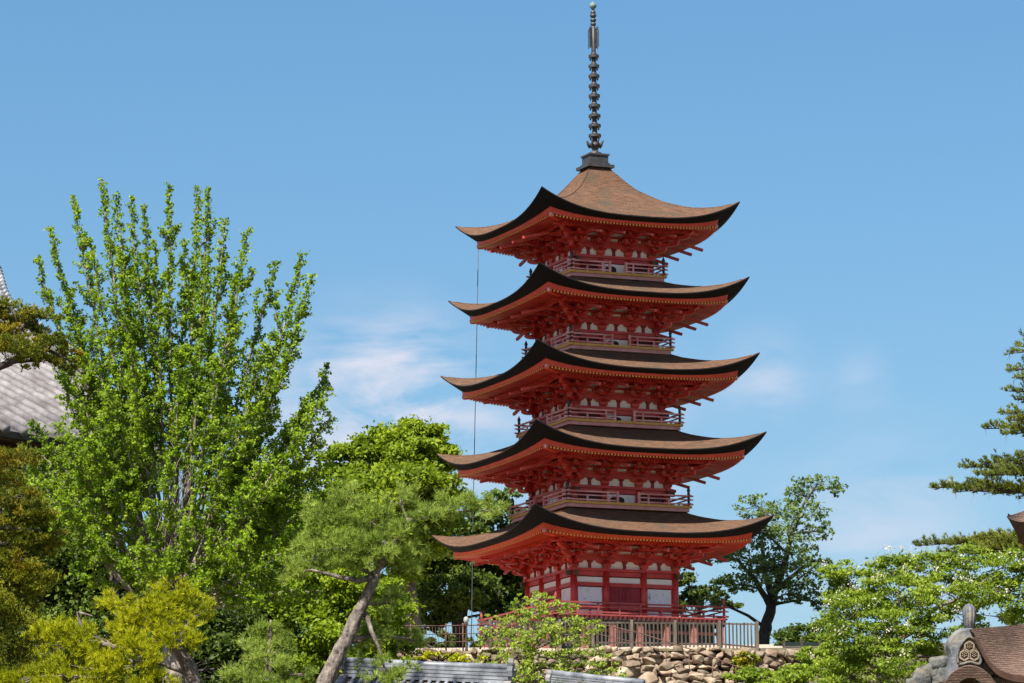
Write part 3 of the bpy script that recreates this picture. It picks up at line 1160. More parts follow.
# rusty rail fence further left
RP = [P(399, 651, 191.8), P(440, 651, 191.9), P(490, 650, 192.1), P(545, 649, 192.3)]
RF = empty('railing_fence', RP[1])
tag(RF, 'rusty iron rail fence along the top of the boulder wall', 'fence')
b_ = RF.location.copy()
m = MB()
for p, q in zip(RP[:-1], RP[1:]):
    for h in (1.08, .72, .38):
        m.tube([rel(p + Vector((0, 0, h)), b_), rel(q + Vector((0, 0, h)), b_)], .022 if h > 1 else .016, 6)
    for s in range(14):
        c = rel(p.lerp(q, (s + .5) / 14), b_)
        m.tube([c + Vector((0, .01, .05)), c + Vector((0, .01, 1.08))], .008, 4)
m.build('rails', M['rust'], RF)
for px in (399.5, 411, 446, 463, 480, 497, 512, 530):
    t = (px - 399) / (545 - 399)
    c = RP[0].lerp(RP[-1], t)
    m = MB()
    c = rel(c, b_)
    m.tube([c - Vector((0, 0, .2)), c + Vector((0, 0, 1.16))], .035, 7)
    m.build('post', M['rust'], RF)

# lamp with white globe behind that fence
LB = P(466.5, 652, 194)
LP = empty('globe_lamp', LB)
LP.location.z = ground(0, 194)
tag(LP, 'small white globe lamp on a grey post behind the rusty fence', 'lamp')
m = MB()
hz = P(466.5, 622, 194).z - ground(0, 194)
m.lathe([(.08, 0), (.06, .1), (.045, hz - .12), (.09, hz - .11), (.09, hz - .06)], 10)
m.build('post', M['graywood'], LP)
m = MB()
m.lathe([(.05, hz - .06), (.10, hz), (.12, hz + .09), (.10, hz + .18), (.05, hz + .23), (.01, hz + .235)], 14)
m.build('globe', M['lampglass'], LP)

# low dark board fence to the right of the wall
BP = [P(784, 650, 192.6), P(856, 650, 193.0)]
BF = empty('board_fence', BP[0])
tag(BF, 'low dark board fence beneath the round bush beside the tall tree', 'fence')
b_ = BF.location.copy()
m = MB()
for i in range(4):
    m.bar(rel(BP[0] + Vector((0, 0, -.35 + .2 * i)), b_), rel(BP[1] + Vector((0, 0, -.35 + .2 * i)), b_), .05, .17)
m.build('boards', M['dark'], BF)
for i in range(5):
    m = MB()
    c = rel(BP[0].lerp(BP[1], i / 4), b_)
    m.box(c.x - .06, c.x + .06, c.y - .1, c.y - .03, c.z - .8, c.z + .42)
    m.build('post', M['bark_dark'], BF)

# ------------------------------------------------------------------ tiled roofs
def tile_roof(root, p0, p1, d, L, mat, gapmat, ridge_h=.5, rib=.28, sag=.10, back=True):
    """ridge p0-p1, slope direction d (unit, downwards), slope length L; parts go under root"""
    o = root.location.copy()
    p0, p1 = p0 - o, p1 - o
    e = (p1 - p0)
    ln = e.length
    e = e / ln
    for sgn in ((1, -1) if back else (1,)):
        dd = Vector((d.x * sgn, d.y * sgn, d.z))
        nrm = e.cross(dd)
        if nrm.z < 0:
            nrm = -nrm
        nrm.normalize()
        pt = lambda u, v, h=0: p0 + e * u + dd * v + nrm * (h - sag * math.sin(math.pi * min(1, v / L)))
        sf, rb = MB(), MB()
        vs_ = [L * i / 8 for i in range(9)]
        sf.grid([[pt(0, v), pt(ln, v)] for v in vs_])
        sf.grid([[pt(0, v, -.16), pt(ln, v, -.16)] for v in vs_])
        sf.hexa([pt(0, L, -.16), pt(ln, L, -.16), pt(ln, L - .03, -.16), pt(0, L - .03, -.16), pt(0, L, 0), pt(ln, L, 0), pt(ln, L - .03, 0), pt(0, L - .03, 0)])
        n = int(ln / rib)
        for i in range(n + 1):
            u = ln * i / n
            rb.tube([pt(u, v, .03) for v in vs_] + [pt(u, L + .04, .02)], .075, 8)
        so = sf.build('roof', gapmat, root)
        rb.build('round_tiles', mat, so)
    m = MB()
    up = Vector((0, 0, 1))
    for i in range(4):
        w = .42 - .05 * i
        h0 = -.05 + i * ridge_h / 5
        m.bar(p0 - e * .1 + up * (h0 + ridge_h / 10), p1 + e * .1 + up * (h0 + ridge_h / 10), w, ridge_h / 5 - .025)
    m.tube([p0 - e * .15 + up * (ridge_h * .82), p0.lerp(p1, .5) + up * (ridge_h * .79), p1 + e * .15 + up * (ridge_h * .82)], .12, 10)
    m.build('ridge', mat, root)


def end_ornament(root, p, e, mat, s=1.0):
    o = root.location
    p = p - o
    m = MB()
    sd = Vector((-e.y, e.x, 0)).normalized()
    poly = [(-.34, -.25), (-.38, .05), (-.22, .3), (-.26, .5), (-.1, .42), (-.03, .75), (.03, .75), (.1, .42), (.26, .5), (.22, .3), (.38, .05), (.34, -.25)]
    m.prism(poly, lambda a, b: p + sd * a * s + Vector((0, 0, b * s)) - e * .08, lambda a, b: p + sd * a * s + Vector((0, 0, b * s)) + e * .1)
    m.tube([p + Vector((0, 0, .1 * s)) + e * .1, p + Vector((0, 0, .12 * s)) + e * .2], .1 * s, 8)
    m.build('ridge_end_tile', mat, root)


# roof of the lower building in front of the wall
p0, p1 = P(347, 676, 150), P(508, 683, 148.5)
TR = empty('tiled_building', (p0.x + (p1.x - p0.x) / 2, 149, ground(0, 149)))
tag(TR, 'grey tiled roof with a long stacked ridge beside the leaning pine', 'building')
e = (p1 - p0).normalized()
dn = Vector((e.y, -e.x, 0)).normalized() * math.cos(R(30)) + Vector((0, 0, -math.sin(R(30))))
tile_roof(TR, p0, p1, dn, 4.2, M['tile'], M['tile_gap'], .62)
end_ornament(TR, p1 + Vector((.1, -.1, .35)), e, M['ornament'], .62)
end_ornament(TR, p0 + Vector((-.1, -.1, .35)), -e, M['ornament'], .62)
o_ = TR.location
for q in (p0, p1):
    sgn = 1 if q is p1 else -1
    a = q - o_ + e * (sgn * .05)
    for s2 in (1, -1):
        m = MB()
        dd = Vector((dn.x * s2, dn.y * s2, dn.z))
        m.bar(a + Vector((0, 0, .06)) + dd * .2, a + dd * 4.25 + Vector((0, 0, .06)), .26, .2)
        m.build('verge_tiles', M['tile_lit'], TR)
m = MB()
sd = Vector((-e.y, e.x, 0))
c0, c1 = p0 - o_ + e * .7, p1 - o_ - e * .7
zt_ = (p0.z + p1.z) / 2 - o_.z - 2.15
m.hexa([c0 - sd * 2.6 * 1 + Vector((0, 0, -c0.z)), c1 - sd * 2.6 + Vector((0, 0, -c1.z)), c1 + sd * 2.6 + Vector((0, 0, -c1.z)), c0 + sd * 2.6 + Vector((0, 0, -c0.z)),
        c0 - sd * 2.6 + Vector((0, 0, zt_ - c0.z)), c1 - sd * 2.6 + Vector((0, 0, zt_ - c1.z)), c1 + sd * 2.6 + Vector((0, 0, zt_ - c1.z)), c0 + sd * 2.6 + Vector((0, 0, zt_ - c0.z))])
m.build('wall', M['white'], TR)

# a second, lower tiled roof whose ridge comes forward at the right
p0, p1 = P(553, 683, 153), P(640, 692, 151)
T2_ = empty('tiled_outbuilding', (p0.x + (p1.x - p0.x) / 2, 152, ground(0, 152)))
tag(T2_, 'small grey tiled outbuilding with only its pale curved ridge end showing below the maple', 'building')
e = (p1 - p0).normalized()
dn = Vector((e.y, -e.x, 0)).normalized() * math.cos(R(30)) + Vector((0, 0, -math.sin(R(30))))
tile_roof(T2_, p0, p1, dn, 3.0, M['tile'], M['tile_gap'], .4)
end_ornament(T2_, p0 + Vector((-.1, -.1, .15)), -e, M['tile_lit'], .4)
m = MB()
o_ = T2_.location
c = (p0 + p1) / 2 - o_
hx = (p1 - p0).length / 2 - .4
m.box(-hx, hx, -1.9, 1.9, 0, c.z - 1.4)
m.build('wall', M['white'], T2_)

# the big hall at the far left
o_ = P(40, 415, 165)
HALL = empty('temple_hall', (o_.x - 12, o_.y, ground(0, 165)))
tag(HALL, 'big hall with a pale tile roof behind the juniper', 'building')
ps, pt_ = R(52), R(27)
dv = Vector((math.sin(ps) * math.cos(pt_), -math.cos(ps) * math.cos(pt_), -math.sin(pt_)))
ev = Vector((math.cos(ps), math.sin(ps), 0))
nv = ev.cross(dv)
nv = nv if nv.z > 0 else -nv


def on_plane(px, py):
    d = (P(px, py, 165) - CAM)
    t = (o_ - CAM).dot(nv) / d.dot(nv)
    q = CAM + d * t - o_
    return q.dot(ev), q.dot(dv)


edge = [on_plane(*q) for q in ((-6, 276), (0, 298), (10, 318), (45, 340), (85, 372), (112, 400), (138, 440))]
vE = on_plane(55, 438)[1]
ev_u = np.array([q[0] for q in edge])
ev_v = np.array([q[1] for q in edge])
od = np.argsort(ev_v)
ev_u, ev_v = ev_u[od], ev_v[od]
v_top = float(ev_v[0])
ho = HALL.location
pp = lambda u, v, h=0: o_ + ev * u + dv * v + nv * h - ho
ued = lambda v: float(np.interp(v, ev_v, ev_u))
vs_ = [v_top + (vE - v_top) * i / 24 for i in range(25)]
m = MB()
for h in (0, -.25):
    m.grid([[pp(-22, v, h), pp(min(-1, ued(v)) - 1, v, h), pp(ued(v), v, h)] for v in vs_], smooth=False)
m.grid([[pp(-22, vE, 0), pp(ued(vE), vE, 0)], [pp(-22, vE, -.25), pp(ued(vE), vE, -.25)]], smooth=False)
# the far side of the roof, falling away
bd = Vector((-dv.x, -dv.y, dv.z))
pb = lambda u, v: o_ + ev * u + dv * v_top + bd * (v - v_top) - ho
m.grid([[pb(-22, v), pb(max(-21, ued(v)), v)] for v in vs_], smooth=False)
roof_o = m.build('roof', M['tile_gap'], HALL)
m = MB()
u = -14.0
while u < float(ev_u.max()):
    run = [v for v in [v_top + (vE - v_top) * i / 60 for i in range(61)] if ued(v) > u]
    if len(run) > 2:
        m.tube([pp(u, run[0], .04), pp(u, (run[0] + run[-1]) / 2, .02), pp(u, run[-1] + (.06 if run[-1] >= vE - .05 else 0), .04)], .19, 10)
    u += .95
m.build('round_tiles', M['tile_lit'], roof_o)
m = MB()
ecap = [pp(ued(v), v, .14) for v in [v_top + (vE - v_top) * i / 40 for i in range(41)]]
m.tube(ecap, .17, 8)
for i in range(41):
    if i < 22:
        m.tube([ecap[i] + Vector((.02, 0, .14)), ecap[i] + Vector((.22, .02, .30))], .13, 8)
m.build('verge_ridge', M['tile'], roof_o)
m = MB()
m.bar(pp(-22, vE - .25, -.36), pp(ued(vE) - .3, vE - .25, -.36), .3, .16)
m.build('eave_beam', M['soffitwood'], HALL)
m = MB()
ze_ = pp(0, vE, 0).z - .5
c = [pp(-22, vE - 1.8, 0), pp(ued(vE) - 2.2, vE - 1.8, 0), pp(ued(vE) - 2.2, vE - 9, 0), pp(-22, vE - 9, 0)]
m.hexa([Vector((q.x, q.y, 0)) for q in c] + [Vector((q.x, q.y, ze_ + .6)) for q in c])
m.build('wall', M['soffitwood'], HALL)


# ------------------------------------------------------------------ bark roofs at the right
def patch(mb, top, bot, n=10, thick=.2, sagk=.18):
    o = Vector((0, 0, 0))
    rows, rows2 = [], []
    for i in range(n + 1):
        t = i / n
        r_, r2 = [], []
        for a, b in zip(top, bot):
            p = a.lerp(b, t)
            p = p + Vector((0, 0, -sagk * math.sin(math.pi * t) * abs(a.z - b.z)))
            r_.append(p)
            r2.append(p - Vector((0, 0, thick)))
        rows.append(r_)
        rows2.append(r2)
    return rows, rows2


GT = empty('shrine_gate', (P(1010, 650, 80).x, 82, ground(0, 82)))
tag(GT, 'bark roofed gate at the right edge with a grey crested ridge ornament', 'building')
go = GT.location
def dense(L_, n):
    k = len(L_)
    out = []
    for t in np.linspace(0, k - 1, n):
        i = min(int(t), k - 2)
        u = t - i
        a, b, c, d = L_[max(i - 1, 0)], L_[i], L_[i + 1], L_[min(i + 2, k - 1)]
        out.append(.5 * (2 * b + (c - a) * u + (2 * a - 5 * b + 4 * c - d) * u * u + (3 * b - a - 3 * c + d) * u ** 3))
    return out


top = dense([P(*q) - go for q in ((970, 629, 79.25), (985, 627.5, 79.7), (1005, 626, 80.2), (1030, 623.5, 81.2), (1090, 618, 83))], 25)
bot = dense([P(*q) - go for q in ((974, 633, 79.1), (988, 659, 78.9), (1004, 671.5, 78.7), (1030, 676, 78.3), (1090, 678, 77.8))], 25)
m, f = MB(), MB()
rows, rows2 = patch(m, top, bot, 12, .16, .12)
m.grid(rows)
back = dense([Vector((q.x, 2 * top[i].y - q.y + 1.0, q.z)) for i, q in enumerate(bot)], 25)
rb_, rb2 = patch(m, top, back, 12, .16, .12)
m.grid(rb_, flip=True)
ro = m.build('bark_roof', M['shingle_old'], GT)
f.grid([rows[-1], [q + Vector((.02, .04, -.13)) for q in rows[-1]], [q + Vector((.06, .5, -.12)) for q in rows[-1]]], smooth=False, flip=True)
f.grid([rb_[-1], [q + Vector((0, -.05, -.22)) for q in rb_[-1]], [q + Vector((0, -.5, -.2)) for q in rb_[-1]]], smooth=False)
f.grid([[q + Vector((.02, .02, -.12)) for q in r_] for r_ in rows], flip=True)
f.build('eave_edge', M['soffitwood'], ro)
# rolled front gable
arch = [(930, 700), (944, 684), (951, 674.5), (960, 668.5), (970, 666), (980, 668.5), (989, 675), (997, 685), (1008, 700)]
m = MB()
A1 = dense([P(x, y, 78.1) - go for x, y in arch], 33)
A2 = dense([P(x, y, 79.2) - go + Vector((0, 0, .02)) for x, y in arch], 33)
Ai = [q + (Vector((A1[16].x, q.y, A1[0].z)) - q).normalized() * .20 for q in A1]
Aj = [q + Vector((0, 1.9, 0)) for q in Ai]
m.grid([A2, A1], smooth=True)
m.grid([A1, [q + Vector((0, .02, 0)) for q in Ai], Aj], smooth=False)
m.build('rolled_gable', M['shingle_old'], GT)
m = MB()
m.prism([(q.x, q.z) for q in Ai], lambda a, b: Vector((a, A1[0].y + .45, b)), lambda a, b: Vector((a, A1[0].y + .55, b)))
m.build('gable_board', M['soffitwood'], GT)
# supports
for x in (-1.2, .35, 1.6):
    m = MB()
    m.box(x - .12, x + .12, -1.4, -1.16, 0, (A1[0].z if x < 0 else top[8].z - 1.2))
    m.build('post', M['soffitwood'], GT)
for x in (-1.2, .35, 1.6):
    m = MB()
    m.box(x - .12, x + .12, 2.2, 2.44, 0, top[8].z - 1.2)
    m.build('post', M['soffitwood'], GT)


# the ornament on the gate's ridge end
def pxpoly(poly, Y, o):
    return [P(x, y, Y) - o for x, y in poly]


def smooth_poly(poly, n):
    k = len(poly)
    out = []
    for i in range(k):
        p_, q, r_, s_ = poly[(i - 1) % k], poly[i], poly[(i + 1) % k], poly[(i + 2) % k]
        for j in range(n):
            t = j / n
            out.append(tuple(.5 * ((2 * q[c]) + (-p_[c] + r_[c]) * t + (2 * p_[c] - 5 * q[c] + 4 * r_[c] - s_[c]) * t * t + (-p_[c] + 3 * q[c] - 3 * r_[c] + s_[c]) * t ** 3) for c in (0, 1)))
    return out


body = smooth_poly([(950, 690), (946, 672), (949, 657), (947, 645), (951, 635), (957, 630), (966, 628), (974, 629), (979, 634), (982, 644), (984, 657), (987, 670), (991, 690)], 4)
m = MB()
c_ = np.mean(body, axis=0)
f0 = pxpoly(body, 79.5, go)
sh = [(c_[0] + (x - c_[0]) * .86, c_[1] + (y - c_[1]) * .9) for x, y in body]
fm = pxpoly(sh, 79.36, go)
f1 = [q + Vector((0, .55, 0)) for q in f0]
n = len(body)
m.add(fm + f0 + f1, [tuple(range(n))[::-1]] + [(i, (i + 1) % n, n + (i + 1) % n, n + i) for i in range(n)] + [(n + i, n + (i + 1) % n, 2 * n + (i + 1) % n, 2 * n + i) for i in range(n)] + [tuple(range(2 * n, 3 * n))])
orn = m.build('ridge_ornament', M['ornament'], GT)
cre = smooth_poly([(959, 664), (958, 652), (962, 643), (969, 637), (976, 642), (980, 652), (980, 664), (970, 662)], 4)
m = MB()
f0 = pxpoly(cre, 79.30, go)
f1 = [q + Vector((0, .12, 0)) for q in f0]
n = len(cre)
m.add(f0 + f1, [tuple(range(n))[::-1]] + [(i, (i + 1) % n, n + (i + 1) % n, n + i) for i in range(n)])
crest = m.build('crest_plate', M['crest'], orn)
m = MB()
cr = [P(x, y, 79.27) - go for x, y in cre]
m.tube(cr + [cr[0]], .028, 6)
m.build('crest_frame', M['ornament_dark'], orn)
m = MB()
for (hx, hy) in ((969.3, 646.5), (964.4, 655.2), (974.2, 655.2)):
    hp = [P(hx + 5.1 * math.sin(q * math.pi / 3), hy + 5.1 * math.cos(q * math.pi / 3), 79.28) - go for q in range(6)]
    for q in range(6):
        m.bar(hp[q], hp[(q + 1) % 6], .022, .03)
    for q in range(6):
        a = P(hx + 2.0 * math.sin(q * math.pi / 3), hy + 2.0 * math.cos(q * math.pi / 3), 79.28) - go
        m.lathe([(.004, 0), (.02, .004), (.004, .02)], 6, a)
    m.lathe([(.004, -.01), (.016, .0), (.004, .02)], 6, P(hx, hy, 79.28) - go)
m.build('crest_relief', M['crest_pale'], orn)
m = MB()
fb, ft = P(969.5, 629, 79.75) - go, P(970.5, 603.5, 79.6) - go
h = ft.z - fb.z
for i in range(9):
    th = 2 * math.pi * i / 9
    c, s_ = math.cos(th) * .075, math.sin(th) * .075
    m.tube([fb + Vector((c * .8, s_ * .8, -.05)), fb + Vector((c * 1.05, s_ * 1.05, h * .5)), fb + Vector((c * 1.1, s_ * 1.1, h * .82)), fb + Vector((c * .7, s_ * .7, h * .97))], [.034, .042, .042, .02], 6)
m.lathe([(.08, 0), (.10, h * .5), (.105, h * .85), (.06, h), (.01, h * 1.02)], 12, fb)
m.build('finial', M['ornament'], orn)
m = MB()
for (x, y, r_) in ((939, 664, 8), (931, 671, 8), (922, 679, 9), (943, 676, 9), (933, 684, 10), (915, 688, 9), (992, 684, 8)):
    q = P(x, y, 79.7) - go
    rr = r_ / F_PX * 80
    m = MB()
    boulder(m, q, rr * 1.15, .16, rr * .95, int(x))
    m.build('cloud_fin', M['ornament_dark'], orn)

# the corner of a higher bark roof that pokes in at the right edge
HR = empty('bark_roofed_hall', (P(1075, 600, 96).x, 98, ground(0, 97)))
tag(HR, 'bark roof corner curling in above the gate at the right edge', 'building')
ho2 = HR.location
ev_t = dense([P(*q) - ho2 for q in ((1006.5, 516.5, 93), (1014, 520.5, 93.5), (1026, 522, 94), (1060, 521, 94.5), (1150, 519, 95))], 21)
tp_t = dense([P(*q) - ho2 for q in ((1007.5, 515.6, 93.2), (1016, 513.5, 95), (1030, 507, 96.5), (1060, 482, 98.5), (1150, 470, 99))], 21)
m = MB()
rows, _ = patch(m, tp_t, ev_t, 6, .2, .1)
m.grid(rows)
bk = [Vector((q.x + (2 * tp_t[i].y - 2 * q.y + .6) * .14, 2 * tp_t[i].y - q.y + .6, q.z + .2)) for i, q in enumerate(ev_t)]
rows2, _ = patch(m, tp_t, bk, 6, .2, .1)
m.grid(rows2, flip=True)
o = m.build('bark_roof', M['shingle_old'], HR)
lo = dense([P(*q) - ho2 for q in ((1009.5, 521, 93.6), (1015, 531, 94), (1025, 547, 94.6), (1060, 560, 95.2), (1150, 562, 95.6))], 21)
lo2 = [q + Vector((.75, 3.2, .3)) for q in lo]
m = MB()
m.grid([ev_t, lo, lo2], smooth=False, flip=True)
m.grid([bk, [q + Vector((.1, .5, 0)) for q in lo2]], smooth=False)
m.build('eave_edge', M['soffitwood'], o)
m = MB()
m.box(1.3, 8, 0, 6, 0, lo[12].z + .2)
m.build('wall', M['soffitwood'], HR)


# ------------------------------------------------------------------ trees
def limb(mb, a, b, r0, r1, n=6, wob=.06, lift=0.0, sides=6):
    a, b = Vector(a), Vector(b)
    L_ = (b - a).length
    pts = []
    w1, w2 = random.uniform(-1, 1), random.uniform(-1, 1)
    for i in range(n + 1):
        t = i / n
        p = a.lerp(b, t)
        s_ = math.sin(math.pi * t)
        p = p + Vector((w1 * wob * L_ * s_ + random.uniform(-1, 1) * wob * .3 * L_ * s_, w2 * wob * L_ * s_, lift * L_ * s_ + random.uniform(-1, 1) * wob * .3 * L_ * s_))
        pts.append(p)
    mb.tube(pts, [r0 + (r1 - r0) * i / n for i in range(n + 1)], sides, cap=False)
    return pts


def make_tree(name, label, cat, Y, trunk, clumps, leafmat, barkmat, leaf=(.15, .09), dens=1.0, flat=.5, group=None, kind='leaf', per=9,
              limbs=(), up=.35, subr=.34, twigs=True, extra=None, tuft=5, spread=.8, nsub=1.0, thin=1.0, grow=(1.05, 1.2)):
    """trunk: [(px, py, radius)], bottom first; clumps: (px, py, rx, ry, dY[, density])"""
    s = Y / F_PX
    b = P(trunk[0][0], trunk[0][1], Y)
    o = Vector((b.x, Y, ground(b.x, Y)))
    root = empty(name, o)
    tag(root, label, cat, group)
    wood = MB()
    tp = [P(x, y, Y) - o for x, y, _ in trunk]
    tr = [r_ for _, _, r_ in trunk]
    if tp[0].z > .05:
        tp = [Vector((tp[0].x - (tp[1].x - tp[0].x) * .3, 0, -.2))] + tp
        tr = [tr[0] * 1.15] + tr
    fine, fr = [], []
    for i in range(len(tp) - 1):
        for q in range(4):
            t = q / 4
            fine.append(tp[i].lerp(tp[i + 1], t) + Vector((random.uniform(-1, 1), random.uniform(-1, 1), 0)) * tr[i] * .15)
            fr.append((tr[i] + (tr[i + 1] - tr[i]) * t) * random.uniform(.93, 1.07))
    fine.append(tp[-1])
    fr.append(tr[-1])
    wood.tube(fine, fr, 10)
    nodes = [(p, r_) for p, r_ in zip(fine, fr)]
    for lb in limbs:
        pts = [P(x, y, Y + dy) - o for x, y, dy, _ in lb]
        rs = [r_ for *_, r_ in lb]
        ff, rf = [], []
        for i in range(len(pts) - 1):
            for q in range(3):
                ff.append(pts[i].lerp(pts[i + 1], q / 3) + rand_v() * rs[i] * .3)
                rf.append(rs[i] + (rs[i + 1] - rs[i]) * q / 3)
        ff.append(pts[-1])
        rf.append(rs[-1])
        wood.tube(ff, rf, 7, cap=False)
        nodes += list(zip(ff, rf))
    Cs, Ax = [], []
    for cl in clumps:
        px, py, rx, ry, dy = cl[:5]
        dn_ = cl[5] if len(cl) > 5 else 1.0
        C = P(px, py, Y + dy) - o
        rx_, ry_ = rx * s * grow[0], ry * s * grow[1]
        rd = max(min(rx_ * .9, ry_ * 2.2), ry_)
        cand = [(((p - C).length + (0.9 * max(0, p.z - C.z + .2 * rx_)) * 2 - 3 * r_ * 2), p, r_) for p, r_ in nodes]
        _, p, r_ = min(cand, key=lambda q: q[0])
        l_ = (C - p).length
        r0 = min(r_ * .7, .03 + l_ * .022)
        lp = limb(wood, p, C, r0, max(.012, r0 * .35), 6, .08, .05)
        if twigs:
            nodes += [(q, r0 * .5) for q in lp[3:]]
        sr = subr * (rx_ * ry_) ** .5
        ns = max(4, int(nsub * 9 * (rx * ry) / (14 * 14) / max(.5, (sr / s / 6)) ** 1.0))
        ns = min(ns, 130)
        dirs = rand_dirs(ns) * (rng.uniform(0.12, 1, size=(ns, 1)) ** .45)
        sub = np.array(C)[None] + dirs * np.array([rx_, rd, ry_])
        if twigs:
            for q in sub[::2]:
                st_ = lp[random.choice((3, 4, 5, 6))]
                limb(wood, st_, Vector(q), max(.008, r0 * .25), .006, 3, .1, .03, 4)
        nl = int(dens * dn_ * rx * ry * thin * 6 / ns)
        nl = max(nl, 3)
        if kind == 'needle':
            nl = max(1, nl // tuft)
        pts = np.repeat(sub, nl, axis=0) + rng.normal(size=(ns * nl, 3)) * np.array([sr, sr, sr * flat]) * .62
        Cs.append(pts)
        out = np.repeat(unit(dirs * np.array([1, 1, .4])), nl, axis=0)
        Ax.append(out)
    pts, ax = np.concatenate(Cs), np.concatenate(Ax)
    if kind == 'leaf':
        V = leaf_quads(pts, leaf[0], leaf[1], up)
        k = 4
    else:
        V = needle_tris(pts, ax * .55 + np.array([0, 0, .75]), leaf[0], leaf[1], per, spread)
        k = 3
    wood.build('trunk', barkmat, root)
    np_mesh('crown', V, k, leafmat, root)
    if extra:
        extra(root, o, pts, ax)
    return root


def rand_v():
    return Vector((random.uniform(-1, 1), random.uniform(-1, 1), random.uniform(-1, 1)))


